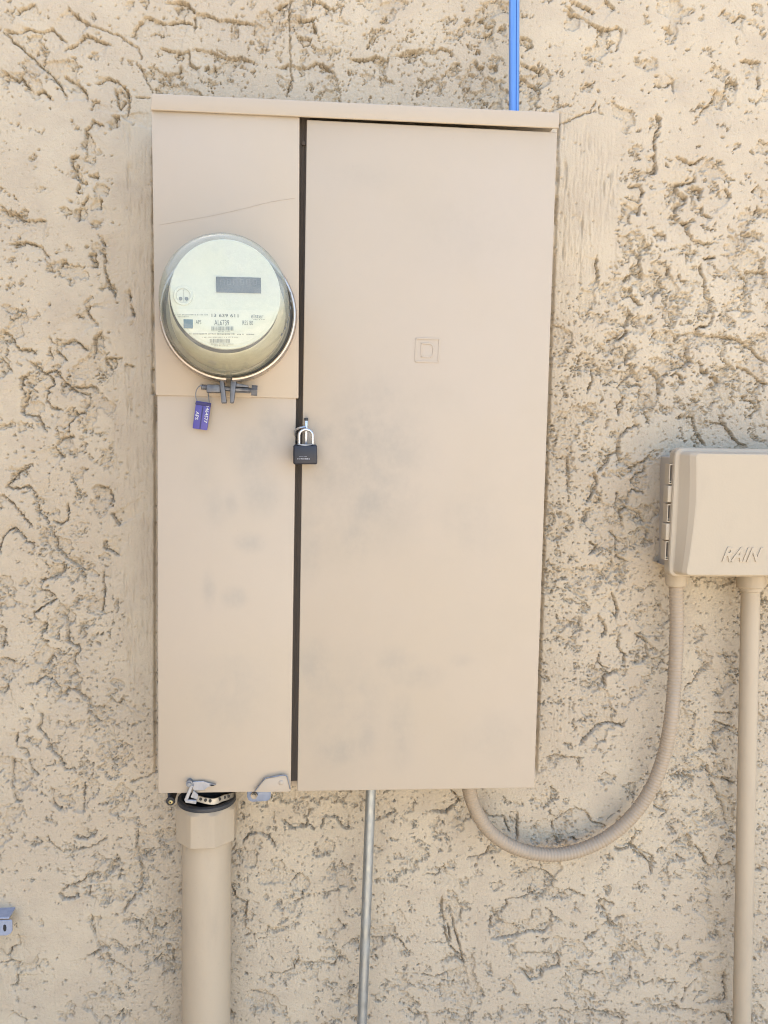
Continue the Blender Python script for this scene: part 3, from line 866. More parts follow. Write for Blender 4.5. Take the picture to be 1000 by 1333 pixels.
# bottom right of the narrow side: folded latch plate and its grey tab
bm = BM()
add_prism(bm, pxpoly([(331.5, 1031), (344.5, 1013.8), (370, 1008.6), (374.4, 1010.2), (378.6, 1028.4), (376.6, 1030.6)], D + 0.003), -(D + 0.0042), -(D - 0.002), 0.0012, 2)
lat = obj('latch_plate', bm, M_CAB, cab)
bm = BM()
path, _ = smooth_path([at(u, v, D + .0045) for u, v in ((331.8, 1030), (345, 1014), (358, 1011), (369.5, 1009.0), (373.6, 1010.8), (375.8, 1018), (377.8, 1027))], 30)
add_tube(bm, path, 0.0008, 6)
obj('plate_edge', bm, M_DULL, lat)
bm = BM()
c = at(366.2, 1018.8, D + 0.0042)
add_lathe(bm, [(0.0, 0), (0.0024, 0.0002), (0.0036, 0.001), (0.0042, 0.0025)], 20)
bmesh.ops.transform(bm, matrix=Matrix.Translation(c - Vector((0, 0.0012, 0))), verts=bm.verts)
obj('rivet', bm, M_CAB, lat)
bm = BM()
add_prism(bm, pxpoly([(321.8, 1026.5), (352.8, 1026.5), (352.6, 1037), (351, 1041), (347.5, 1043), (328, 1044), (323.5, 1042), (321.6, 1037.5)], D - 0.006), -(D - 0.006), -(D - 0.009), 0.0008)
tab = obj('latch_tab', bm, make_metal('blue_grey_zinc', (0.36, 0.41, 0.52), 0.5, 0.3, metal=0.35), cab)
bm = BM()
c = at(331, 1034.6, D - 0.005)
add_tube(bm, [c + Vector((0, .004, 0)), c + Vector((0, -.003, 0))], 0.0048, 6)
add_tube(bm, [c + Vector((0, -.0031, 0)), c + Vector((0, -.0065, 0.0006))], 0.0026, 10)
obj('bolt', bm, make_metal('old_bronze_bolt', (0.42, 0.36, 0.28), 0.4, 0.6, 0.3), tab)
# bottom left: torn seal tab bent over the panel's edge
MZ = make_metal('pale_zinc', (0.50, 0.50, 0.51), 0.45, 0.35, 0.5, metal=0.5)
bm = BM()
add_prism(bm, pxpoly([(249.5, 1017.5), (266, 1016.3), (270, 1019), (282.5, 1020.6), (270, 1024), (266.5, 1028.5), (252, 1029)], D + 0.003), -(D + 0.0042), -(D + 0.0025), 0.0005, 1)
seal = obj('seal_tab', bm, MZ, cab)
bm = BM()
c = at(246.8, 1019.6, D + 0.005)
add_tube(bm, [c + Vector((0, .005, 0)), c + Vector((0, -.002, 0))], [0.0046, 0.0046], 12)
add_tube(bm, [c + Vector((0, -.0021, 0)), c + Vector((0, -.004, 0))], [0.0030, 0.0024], 12)
obj('screw', bm, M_DULL, seal)
bm = BM()
add_prism(bm, pxpoly([(247.5, 1022.5), (252.5, 1022), (244.0, 1043), (239.8, 1041)], D + 0.006), -(D + 0.0075), -(D + 0.0045), 0.0006, 1)
add_prism(bm, pxpoly([(240, 1040.5), (256, 1041.5), (255.5, 1046.5), (241.5, 1044.5)], D + 0.006), -(D + 0.0074), -(D + 0.003), 0.0006, 1)
add_prism(bm, pxpoly([(252, 1029), (258, 1035), (257, 1041), (248, 1038)], D + 0.0055), -(D + 0.0057), -(D + 0.003), 0.0004, 1)
obj('bent_leg', bm, MZ, seal)
bm = BM()
path, _ = smooth_path([at(u, v, D + .003) for u, v in ((270, 1021), (276, 1021.5), (281.5, 1020.8))], 10)
add_tube(bm, path, [0.0008, .001, .0013, .0016, .0018, .0018, .0016, .0013, .0009, .0004], 6)
obj('torn_point', bm, M_BLACK, seal)

# ------------------------------------------------------------------ electric meter
B = at(298.0, 409.5, D + 0.014)
RS = 0.955
F = at(292.0, 385.0, D + 0.014 + 0.112)
axis = (F - B).normalized()
ly = -axis
lx = Vector((1, 0, 0.018))
lx = (lx - ly * lx.dot(ly)).normalized()
lz = lx.cross(ly)
MW = Matrix(((lx.x, ly.x, lz.x), (lx.y, ly.y, lz.y), (lx.z, ly.z, lz.z))).to_4x4()
MW.translation = B
met = thing('electric_meter', B, 'round glass covered electric meter with small grey display on the upper left of the cabinet', 'electric meter')
met.rotation_euler = MW.to_euler()
MWI = MW.inverted()


def face(u, v, yl):
    """Local point on the meter's face plane (local y = yl) seen at photo pixel (u, v)."""
    o = MWI @ CAM
    r = MWI.to_3x3() @ (ROT @ Vector(((u - CU) / FPX, (CV - v) / FPX, -1.0)))
    return o + r * ((yl - o.y) / r.y)


HF = -(F - B).length
fr_r = (face(374.6, 386, HF + 0.012) - face(291.5, 386, HF + 0.012)).length
# base
bm = BM()
add_lathe(bm, [(r * RS, y) for r, y in [(0.0, 0.010), (0.0835, 0.010), (0.0845, 0.004), (0.0845, -0.004), (0.080, -0.0055), (0.070, -0.0055)]], 72)
obj('base', bm, make_plastic('grey_meter_base', (0.40, 0.37, 0.29), 0.5, 0.3), met, True)
# inner body and face
fy = HF + 0.014
fc = face(293.8, 383.2, fy)
f_r = (face(365.2, 383.2, fy) - fc).length
bm = BM()
add_lathe(bm, [(r * RS, y) for r, y in [(0.0790, -0.0040), (0.0793, -0.0060), (0.0830, -0.0060), (0.0835, -0.004)]], 72)
obj('dark_annulus', bm, mat('dark_olive_annulus', (0.10, 0.09, 0.075), 0.6), met, True)  # dark ring filling the gap between glass foot and clamp band
bm = BM()
add_lathe(bm, [(0.0700, -0.004), (0.0700, -0.012), (f_r + 0.0015, fy + 0.006), (f_r - 0.0002, fy + 0.002)], 72)
obj('inner_body', bm, M_LINER, met, True)
bm = BM()
add_lathe(bm, [(0.0, fy), (f_r - 0.0008, fy), (f_r, fy + 0.0008), (f_r, fy + 0.006), (0, fy + 0.006)], 72, fc.x, fc.z)
dial = obj('face_plate', bm, M_FACE, met, True)


def flat(bm, u0, v0, u1, v1, y):
    """A thin printed patch on the face, between two opposite corners."""
    a, b = face(u0, v0, y), face(u1, v1, y)
    add_box(bm, min(a.x, b.x), max(a.x, b.x), y, y + 0.0003, min(a.z, b.z), max(a.z, b.z))


def chord(yl, vtop, r):
    z = face(294, vtop, yl).z
    pts = []
    a0 = math.asin(max(-1, min(1, (z - fc.z) / r)))
    for k in range(41):
        a = a0 - (math.pi + 2 * a0) * k / 40
        pts.append((fc.x + r * math.cos(a), fc.z + r * math.sin(a)))
    return pts


bm = BM()
add_prism(bm, chord(fy - 0.0006, 403.0, f_r - 0.004), fy - 0.0006, fy - 0.0001)
lab = obj('name_plate', bm, M_PLATE, dial, True)
PY = fy - 0.0011
bm = BM()
flat(bm, 281.2, 360, 340, 382, fy - 0.0012)
obj('display', bm, M_LCD, dial, True)
bm = BM()
for i in range(6):
    flat(bm, 287 + i * 8.4, 363.5, 292.2 + i * 8.4, 364.6, fy - 0.0016)
    flat(bm, 287 + i * 8.4, 363.5, 288.0 + i * 8.4, 370.5, fy - 0.0016)
    flat(bm, 291.3 + i * 8.4, 363.5, 292.3 + i * 8.4, 370.5, fy - 0.0016)
    if i % 2:
        flat(bm, 287 + i * 8.4, 369.6, 292.2 + i * 8.4, 370.6, fy - 0.0016)
obj('display_segments', bm, M_LCDSEG, dial, True)
bm = BM()
c = face(238.6, 385, fy)
kk = (face(251.5, 385, fy) - c).length
add_lathe(bm, [(kk * 0.70, fy - 0.0002), (kk * 0.74, fy - 0.0014), (kk * 0.94, fy - 0.0014), (kk, fy - 0.0002)], 36, c.x, c.z)
add_lathe(bm, [(0, fy - 0.0004), (kk * 0.66, fy - 0.0004)], 36, c.x, c.z)
port = obj('optical_port', bm, M_FACE, dial, True)
bm = BM()
for u in (235.3, 243.0):
    q = face(u, 389, fy)
    add_lathe(bm, [(0, fy - 0.0009), (0.0021, fy - 0.0009), (0.0021, fy - 0.0003)], 12, q.x, q.z)
flat(bm, 239.0, 377, 239.6, 393, fy - 0.0007)
obj('port_contact', bm, M_INK, dial, True)
bm = BM()
flat(bm, 239, 415.6, 251.3, 427.6, PY)
obj('blue_square', bm, M_BLUESQ, dial, True)


def print_text(body, u0, v0, u1, v1, m, shear=0.0, bold=0.0):
    a, b = face(u0, v0, PY), face(u1, v1, PY)
    me = text_mesh('lettering', body, abs(b.x - a.x), abs(a.z - b.z), shear, 0, bold)
    o = link('lettering', me, dial, True, m)
    o.location = ((a.x + b.x) / 2, PY, (a.z + b.z) / 2)


print_text('13 639 611', 275.5, 408.2, 310.5, 413.3, M_INK, bold=0.012)
print_text('AL6739', 279, 416.2, 298.5, 423.8, M_INK)
print_text('APS', 254.8, 416.4, 262.2, 422.0, M_INK)
print_text('RES 80', 315.8, 417.2, 329.5, 423.4, M_INK)
print_text('elster', 326.8, 408.4, 343.2, 414.6, M_INKL, bold=0.01)
rb = random.Random(3)
bm = BM()
for (u0, u1, v0, v1) in ((275.4, 304.2, 425.0, 430.2), (273.2, 299.4, 441.2, 446.0)):
    u = u0
    while u < u1:
        w = rb.choice((0.45, 0.6, 0.9, 1.2))
        flat(bm, u, v0, min(u + w, u1), v1, PY)
        u += w + rb.choice((0.4, 0.5, 0.8))
obj('barcode', bm, M_INKL, dial, True)
# rows of print too small to read in the photograph
bm = BM()
for (u0, u1, v, h) in ((228.5, 272, 409.8, 1.3), (231.5, 246, 412.4, 1.1), (246, 277, 434.6, 1.6), (278, 306, 434.8, 1.6), (309, 318, 435.2, 1.6), (321, 332, 435.4, 1.6),
                      (284, 300, 431.8, 1.0), (263, 310, 438.9, 1.1), (275, 304, 447.8, 1.1), (279, 297, 450.2, 1.0), (330, 345, 416.0, 0.8)):
    u = u0
    while u < u1:
        w = rb.uniform(0.7, 1.5)
        flat(bm, u, v - h / 2 * rb.uniform(0.7, 1), min(u + w, u1), v + h / 2 * rb.uniform(0.7, 1), PY)
        u += w + (rb.uniform(0.4, 0.7) if rb.random() > 0.18 else 1.8)
obj('fine_print', bm, M_INKL, dial, True)
# glass cover
gc = face(291.6, 386.2, HF + 0.010)
g_r = fr_r
prof = [(0.0755, -0.003), (0.0755, -0.008), (0.0756, -0.014), (0.0757, -0.030)]
bm = BM()
seg = 72
rings = []
for r, y in prof + [(0.0757, -0.055), (g_r + 0.0012, HF + 0.020), (g_r - 0.0004, HF + 0.010), (g_r - 0.0040, HF + 0.0035), (g_r - 0.0095, HF + 0.0005), (g_r * 0.5, HF - 0.0010), (g_r * 0.15, HF - 0.0014)]:
    f = min(1, max(0, y / (HF + 0.010)))
    ox_, oz_ = -0.0028 * (1 - f), -0.0030 * (1 - f)
    rings.append([bm.verts.new((gc.x * f + ox_ + r * math.cos(2 * math.pi * k / seg), y, gc.z * f + oz_ + r * math.sin(2 * math.pi * k / seg))) for k in range(seg)])
for a, b in zip(rings, rings[1:]):
    for k in range(seg):
        bm.faces.new((a[k], a[(k + 1) % seg], b[(k + 1) % seg], b[k]))
bm.faces.new(rings[-1])
glass = obj('glass_cover', bm, M_GLASS, met, True, smooth=60)
bm = BM()
for k in range(7):
    a = math.radians(6 - k * 6.2)
    r = 0.0752
    p = Vector((gc.x * 0.86 + r * math.cos(a), HF * 0.80, gc.z * 0.86 + r * math.sin(a)))
    t = Vector((-math.sin(a), 0, math.cos(a)))
    add_tube(bm, [p - t * 0.0016, p + t * 0.0016], 0.0008, 5)
obj('moulded_mark', bm, M_INK, glass, True)

# ------------------------------------------------------------------ clamp ring round the meter
ring = thing('meter_clamp_ring', B, 'shiny split metal clamp ring round the foot of the glass meter', 'clamp ring')
ring.rotation_euler = MW.to_euler()
bm = BM()
seg = 96
gap = math.radians(2.6)
prof = [(0.0850, 0.010), (0.0872, 0.0115), (0.0880, 0.008), (0.0884, -0.003), (0.0876, -0.0095), (0.0862, -0.0120), (0.0842, -0.0125), (0.0828, -0.0112), (0.0826, -0.0098), (0.0846, -0.0080), (0.0858, -0.002)]
rings = []
for k in range(seg + 1):
    a = -math.pi / 2 + gap + (2 * math.pi - 2 * gap) * k / seg
    rings.append([bm.verts.new((RS * r * math.cos(a), y, RS * r * math.sin(a))) for r, y in prof])
n = len(prof)
for a, b in zip(rings, rings[1:]):
    for k in range(n):
        bm.faces.new((a[k], a[(k + 1) % n], b[(k + 1) % n], b[k]))
bm.faces.new(rings[0])
bm.faces.new(rings[-1][::-1])
obj('band', bm, M_RING, ring, True)


def ringpt(u, v, y=-0.002):
    return face(u, v, y)


for (ua, ub, la, lb) in ((286.2, 291.5, 288.5, 295.3), (300.5, 308.5, 299.6, 304.4)):
    bm = BM()
    q = [ringpt(ua, 494.5), ringpt(ub, 494.5), ringpt(lb, 524.5), ringpt(la, 525.0)]
    add_prism(bm, [(p.x, p.z) for p in q], -0.008, 0.006, 0.0009)
    obj('lug', bm, M_LUG, ring, True)
bm = BM()
a, b = ringpt(262, 503.6), ringpt(333, 508.2)
xs_ = np.linspace(a.x, b.x - 0.004, 60)
add_tube(bm, [Vector((x, -0.001, a.z + (b.z - a.z) * i / 59)) for i, x in enumerate(xs_)], [0.0030 + (0.0005 if i % 2 and i < 26 else 0) for i in range(60)], 10)
bolt = obj('bolt', bm, M_LUG, ring, True)
bm = BM()
a, b = ringpt(327.5, 508), ringpt(335, 508.6)
add_tube(bm, [Vector((a.x, -0.001, a.z)), Vector((b.x, -0.001, b.z))], 0.0072, 6)
obj('bolt_head', bm, M_LUG, bolt, True)
bm = BM()
a, b = ringpt(269, 500.8), ringpt(287, 508)
add_box(bm, a.x, b.x, -0.006, 0.006, b.z - 0.0028, a.z, 0.001)
obj('threaded_nut', bm, M_LUG, bolt, True)
bm = BM()
a, b = ringpt(305, 501), ringpt(326, 511.5)
pts = [(a.x, a.z - 0.001), (b.x, a.z - 0.0045), (b.x, b.z), (a.x, b.z + 0.001)]
add_prism(bm, pts, 0.0, 0.006, 0.0008)
pts = [(a.x, a.z + 0.003), (b.x - .002, a.z - .001), (b.x - .002, a.z - 0.0032), (a.x, a.z - 0.0022)]
add_prism(bm, pts, -0.004, 0.005, 0.0007)
obj('bolt_bracket', bm, M_LUG, ring, True)

# ------------------------------------------------------------------ purple seal tag
TD = D + 0.010
tagp = at(262, 522, TD)
t = thing('seal_tag', tagp, 'small purple plastic utility seal tag dangling from the meter ring by a wire', 'seal tag')
quad = [(255.4, 521.6), (274.8, 524.6), (269.6, 560.2), (250.6, 557.6)]
bm = BM()
add_prism(bm, pxpoly(quad, TD), -TD, -(TD - 0.0032), 0.0007)
tb = obj('tag_body', bm, M_PURPLE, t)
bm = BM()
add_prism(bm, pxpoly([(263.6, 529), (265.0, 529), (261.2, 558), (259.6, 558)], TD), -(TD + 0.0004), -(TD - 0.0005))
obj('groove', bm, M_PURPLE_D, tb)
bm = BM()
add_prism(bm, pxpoly([(255.0, 522.6), (274.8, 525.4), (274.2, 529.6), (254.4, 526.4)], TD), -(TD + 0.0009), -TD + 0.001, 0.0004, 1)
obj('top_rib', bm, M_PURPLE_D, tb)
bm = BM()
path, _ = smooth_path([at(u, v, d) for u, v, d in ((257.5, 523.5, TD - .001), (255.0, 517, TD), (255.5, 509, TD + .002), (259.5, 503, TD + .004), (265, 501.6, TD + .003), (269, 504, TD - .002), (271, 512, TD - .004), (272.5, 525, TD - .002))], 50)
add_tube(bm, path, 0.00062, 8)
obj('wire_loop', bm, M_DULL, t)
ux = (at(269.6, 560.2, TD) - at(274.8, 524.6, TD)).normalized()     # reading direction: down the tag
for body, (u, v), L, h in (('APS', (256.6, 541.0), 0.0105, 0.0042), ('1464577', (269.0, 539.5), 0.0215, 0.0042)):
    me = text_mesh('lettering', body, L, h, bold=0.012)
    o = link('lettering', me, tb, True, M_WHITE)
    # local x -> down the tag, local z -> towards the right, local y -> into the tag
    X_ = Vector((ux.x, 0, ux.z)).normalized()
    Y_ = Vector((0, 1, 0))
    Z_ = X_.cross(Y_)
    mw = Matrix(((X_.x, Y_.x, Z_.x), (X_.y, Y_.y, Z_.y), (X_.z, Y_.z, Z_.z))).to_4x4()
    mw.translation = at(u, v, TD + 0.0006)
    o.matrix_basis = mw

# ------------------------------------------------------------------ padlock
LD = D + 0.026
lk = thing('padlock', at(397, 605, LD), 'small black padlock with a steel shackle hooked through the cabinet hasp', 'padlock')
bm = BM()
add_prism(bm, pxpoly([(381.9, 579.0), (412.6, 579.0), (413.2, 604.6), (381.6, 604.6)], LD), -LD, -(LD - 0.019), 0.0022, 3)
body = obj('lock_body', bm, M_LOCK, lk)
bm = BM()
add_prism(bm, pxpoly([(386, 578.2), (409, 578.2), (405, 579.6), (397.5, 580.8), (390, 579.6)], LD), -(LD + 0.0003), -(LD - 0.017), 0.0003, 1)
obj('top_plate', bm, M_DULL, body)
sd = LD - 0.009
bm = BM()
pth = [at(389.4, 580, sd), at(389.4, 570, sd)]
for k in range(13):
    a = math.pi - math.pi * k / 12
    pth.append(at(398.2 + 8.8 * math.cos(a), 567 - 8.0 * math.sin(a), sd))
pth += [at(407, 570, sd), at(407, 580, sd)]
add_tube(bm, pth, 0.0018, 12)
obj('shackle', bm, M_STEEL, lk)
bm = BM()
rb = random.Random(11)
for (u0, u1, v, h) in ((387.4, 402, 597.3, 1.9), (390, 399, 594.4, 0.8)):
    u = u0
    while u < u1:
        w = rb.uniform(0.6, 1.2)
        add_prism(bm, pxpoly([(u, v - h * rb.uniform(.3, .6)), (u + w, v - h * rb.uniform(.3, .6)), (u + w, v + h * rb.uniform(.2, .6)), (u, v + h * rb.uniform(.2, .6))], LD), -(LD + 0.0003), -LD + 0.0005)
        u += w + rb.uniform(0.5, 1.0)
obj('worn_print', bm, mat('worn_white_print', (0.45, 0.46, 0.5), 0.7), body)

# ------------------------------------------------------------------ pipes and conduits
# wide service pipe under the narrow side
AX = 0.047
top, bot = at(269.6, 1048, AX), at(268.4, 1420, AX)
pipe = thing('service_conduit', Vector((bot.x, bot.y, 0.0)), 'thick beige plastic service pipe with octagonal coupling below the cabinet, left of the others', 'conduit pipe')
s = (at(302, 1150, AX) - at(269, 1150, AX)).length
bm = BM()
p0 = at(269.3, 1080, AX)
dirv = (bot - p0).normalized()
add_tube(bm, [p0, p0 + dirv * (p0.z / -dirv.z * 0.999)], s * 0.965, 40)
obj('pipe', bm, M_PVC, pipe)
bm = BM()
rc = (at(306.6, 1070, AX) - at(269.5, 1070, AX)).length * 1.082
ct, cb = at(269.5, 1042, AX), at(269.3, 1087, AX)
rot8 = math.pi / 8
NS = 48


def oct_r(a, r):
    a = (a + rot8) % (math.pi / 4) - math.pi / 8
    return min(r * math.cos(math.pi / 8) / math.cos(a) * 1.02, r)


rings = []
for zz, k, rd in ((ct.z, 0.80, 1), (ct.z, 0.915, 1), (ct.z - 0.0004, 0.925, 1), (ct.z - 0.0045, 1.0, 0), (cb.z + 0.0012, 1.0, 0), (cb.z, 0.985, 0), (cb.z - 0.0006, 0.9, 0)):
    f = (zz - ct.z) / (cb.z - ct.z)
    cc = ct.lerp(cb, f)
    rings.append([bm.verts.new((cc.x + k * (rc if rd else oct_r(a, rc)) * math.sin(a), cc.y - k * (rc if rd else oct_r(a, rc)) * math.cos(a), zz)) for a in (2 * math.pi * i / NS for i in range(NS))])
for a, b in zip(rings, rings[1:]):
    for i in range(NS):
        bm.faces.new((a[i], a[(i + 1) % NS], b[(i + 1) % NS], b[i]))
obj('coupling', bm, M_PVC, pipe, smooth=20)
bm = BM()
for a in (0,):
    pr = [(rc * 0.80, 0.0004), (rc * 0.935, 0.0004), (rc * 0.945, 0.002), (rc * 0.93, 0.0055), (rc * 0.88, 0.0072), (rc * 0.80, 0.0068), (rc * 0.77, 0.002), (rc * 0.77, -0.03), (0, -0.03)]
    rings = []
    for r, dz in pr:
        if r == 0:
            rings.append([bm.verts.new((ct.x, ct.y, ct.z + dz))])
        else:
            rings.append([bm.verts.new((ct.x + r * math.cos(2 * math.pi * i / NS), ct.y + r * math.sin(2 * math.pi * i / NS), ct.z + dz)) for i in range(NS)])
    for p, q in zip(rings, rings[1:]):
        for i in range(NS):
            if len(q) == 1:
                bm.faces.new((p[i], p[(i + 1) % NS], q[0]))
            else:
                bm.faces.new((p[i], p[(i + 1) % NS], q[(i + 1) % NS], q[i]))
obj('bushing', bm, M_GASKET, pipe)
# punched strap lying across the open top of the pipe
sp = at(275, 1040, 0.07)
strap = thing('punched_strap', sp, 'short pale punched metal strap lying over the dark mouth of the thick pipe', 'metal strap')
bm = BM()
ctr = [(256, 1038.5, .078), (266, 1041.5, .080), (276, 1043, .080), (283, 1042, .077), (290, 1039, .070), (297, 1037, .062), (304, 1035.5, .052)]
path, _ = smooth_path([at(*c) for c in ctr], 30)
hh = 0.0042
fr0 = []
for p in path:
    fr0.append([bm.verts.new(p + Vector((0, -0.0006, hh * 0.9))), bm.verts.new(p + Vector((0, -0.0016, -hh))), bm.verts.new(p + Vector((0, 0.0006, -hh))), bm.verts.new(p + Vector((0, 0.0016, hh * 0.9)))])
for a, b in zip(fr0, fr0[1:]):
    for k in range(4):
        bm.faces.new((a[k], a[(k + 1) % 4], b[(k + 1) % 4], b[k]))
bm.faces.new(fr0[0])
bm.faces.new(fr0[-1][::-1])
obj('strap', bm, make_metal('pale_galvanised_strap', (0.56, 0.53, 0.47), 0.4, 0.3), strap)
for (u, v, d) in ((261.4, 1040.3, .0805), (267.6, 1041.8, .082), (273.6, 1042.8, .0825), (286.2, 1040.3, .076), (292.6, 1038, .0685), (297.8, 1036.6, .0635)):
    bm = BM()
    c = at(u, v, d)
    add_tube(bm, [c + Vector((0, 0.001, 0)), c + Vector((0, -0.0004, 0))], 0.0021, 12)
    obj('punched_hole', bm, M_BLACK, strap)
# stub of cable left of the pipe
c = at(222, 1043, 0.060)
cab_end = thing('cable_end', c, 'black cable end with a small brass centre poking out left of the thick pipe', 'cable')
bm = BM()
add_tube(bm, [c + Vector((0.004, 0.062, 0.02)), c + Vector((0.001, 0.03, 0.004)), c + Vector((0, 0.004, 0)), c + Vector((0, 0, 0)), c + Vector((0, -0.0008, 0))], [0.005, 0.005, 0.0052, 0.0064, 0.0056], 16)
add_tube(bm, [c + Vector((-.002, 0.004, 0.004)), c + Vector((-.0045, 0.012, 0.013)), c + Vector((-.005, .03, .02))], 0.0022, 8)
obj('sheath', bm, M_BLACK, cab_end)
bm = BM()
add_tube(bm, [c + Vector((0.0004, 0, -0.0006)), c + Vector((0.0004, -0.002, -0.0006)), c + Vector((0.0004, -0.0026, -0.0006))], [0.0030, 0.0030, 0.0018], 12)
obj('brass_core', bm, M_BRASS, cab_end)
bm = BM()
q = c + Vector((0.0004, -0.0027, -0.0006))
add_tube(bm, [q, q + Vector((0, -0.0006, 0))], 0.0011, 8)
obj('core_hole', bm, M_BLACK, cab_end)

# galvanised conduit
AX = 0.05
a, b = at(483.2, 1018, AX), at(471.4, 1333, AX)
dirv = (b - a).normalized()
gv = thing('galvanised_conduit', Vector((b.x, b.y, 0)), 'thin bare galvanised steel conduit running straight down from the middle of the cabinet', 'conduit pipe')
bm = BM()
add_tube(bm, [a, a + dirv * (a.z / -dirv.z * 0.999)], 0.0072, 24)
obj('tube', bm, M_GALV, gv)

# blue conduit above
AX = 0.045
a, b = at(669.2, 146, AX), at(669.6, -60, AX)
dirv = (b - a).normalized()
bl = thing('blue_conduit', a, 'bright blue conduit rising up the wall from the top right of the cabinet', 'conduit pipe')
bm = BM()
add_tube(bm, [a - dirv * 0.02, a + dirv * 1.0], 0.0070, 24)
tb2 = obj('tube', bm, M_BLUE, bl)
bm = BM()
off = Vector((0.0014, -0.0069, 0))
add_tube(bm, [a - dirv * 0.02 + off, a + dirv * 1.0 + off], 0.0006, 6)
obj('seam', bm, mat('dark_blue_seam', (0.03, 0.10, 0.36), 0.4, 0.3), tb2)
n_, l_ = nod(M_BLUE)
pz = coords(M_BLUE)
setcol(M_BLUE, mix(M_BLUE, noise(M_BLUE, pz, 220, 3, 0.6, stretch=(1, 1, 0.04)), (0.11, 0.30, 0.74), (0.26, 0.47, 0.90)))  # blue base colour with paler lengthwise streaks

# ribbed flexible conduit looping to the controller
pts = [(609.5, 1020, .055), (614, 1040, .052), (624, 1063, .046), (641, 1085, .040), (665, 1101, .034), (694, 1110.5, .030), (726, 1112.5, .028), (760, 1105, .027), (795, 1087, .028),
       (825, 1060, .030), (848, 1026, .033), (864, 985, .036), (873, 940, .040), (878, 890, .036), (880.4, 840, .037), (881, 795, .038), (880, 758, .040)]
path, Lf = smooth_path([at(*p) for p in pts], 560)
fx = thing('flexible_conduit', at(694, 1111, .03), 'ribbed beige flexible conduit looping from the cabinet bottom up to the wall box', 'flexible conduit')
bm = BM()
add_tube(bm, path, [0.0100 + 0.00055 * (1, 1, -1, -1)[i % 4] * 0.6 for i in range(560)], 18)
obj('ribbed_tube', bm, M_FLEX, fx)
bm = BM()
e0, e1 = at(880, 741, .040), at(880, 763, .040)
add_tube(bm, [e0, e0.lerp(e1, .1), e0.lerp(e1, .80), e0.lerp(e1, .93), e1], [0.0148, 0.0152, 0.0148, 0.0138, 0.0110], 28)
obj('connector', bm, M_PVC, fx)

# straight pipe under the controller
AX = 0.038
a, b = at(977.4, 760, AX), at(965.6, 1333, AX)
dirv = (b - a).normalized()
rp = thing('riser_pipe', Vector((b.x, b.y, 0)), 'straight beige plastic pipe rising at the right edge into the wall box', 'conduit pipe')
bm = BM()
add_tube(bm, [a, a + dirv * (a.z / -dirv.z * 0.999)], 0.01325, 32)
obj('pipe', bm, M_PVC, rp)
bm = BM()
e0, e1 = at(977.8, 740, AX), at(977.2, 769, AX)
add_tube(bm, [e0, e0.lerp(e1, .78), e0.lerp(e1, .80), e0.lerp(e1, .84), e0.lerp(e1, .97), e1], [0.0200, 0.0200, 0.0194, 0.0166, 0.0162, 0.0140], 32)
obj('coupling', bm, M_PVC, rp)

# ------------------------------------------------------------------ irrigation controller box
LBD = 0.100
box = thing('controller_box', at(1000, 745, 0), 'beige plastic irrigation controller box with hinged lid at the right edge', 'controller box')
bm = BM()
bl_, bb_, br_ = at(860, 593, 0), at(857, 733, 0), at(1165, 600, 0)
zb2 = at(866, 741, 0.06).z
add_prism(bm, [(bl_.x, bl_.z), (br_.x, bl_.z), (br_.x, zb2), (at(877, 741, 0.06).x, zb2), (at(868, 738, 0.06).x, zb2 + 0.004), (bb_.x, bb_.z)], -0.060, 0.006, 0.003, 3)
back = obj('back_box', bm, M_BOXBACK, box)
# lid, lofted from rounded outlines


def rrect(x0, x1, z0, z1, r, y, bow=0.0, flare=0.0, n=6):
    pts = []
    for cx_, cz_, a0 in ((x1 - r, z1 - r, 0), (x0 + r, z1 - r, 90), (x0 + r, z0 + r, 180), (x1 - r, z0 + r, 270)):
        for k in range(n + 1):
            a = math.radians(a0 + 90 * k / n)
            pts.append([cx_ + r * math.cos(a), y, cz_ + r * math.sin(a)])
    # extra points down both flanks for the bow
    out = []
    for i, p in enumerate(pts):
        out.append(p)
        q = pts[(i + 1) % len(pts)]
        if abs(q[2] - p[2]) > 0.05:
            for k in range(1, 10):
                out.append([p[0] + (q[0] - p[0]) * k / 10, y, p[2] + (q[2] - p[2]) * k / 10])
    zc, hz = (z0 + z1) / 2, (z1 - z0) / 2
    xc = (x0 + x1) / 2
    for p in out:
        f = 1 - ((p[2] - zc) / hz) ** 2
        g = flare * max(0.0, (zc - p[2]) / hz + 0.2)
        p[0] += -(bow * f + g) if p[0] < xc else bow * f + g
    return out


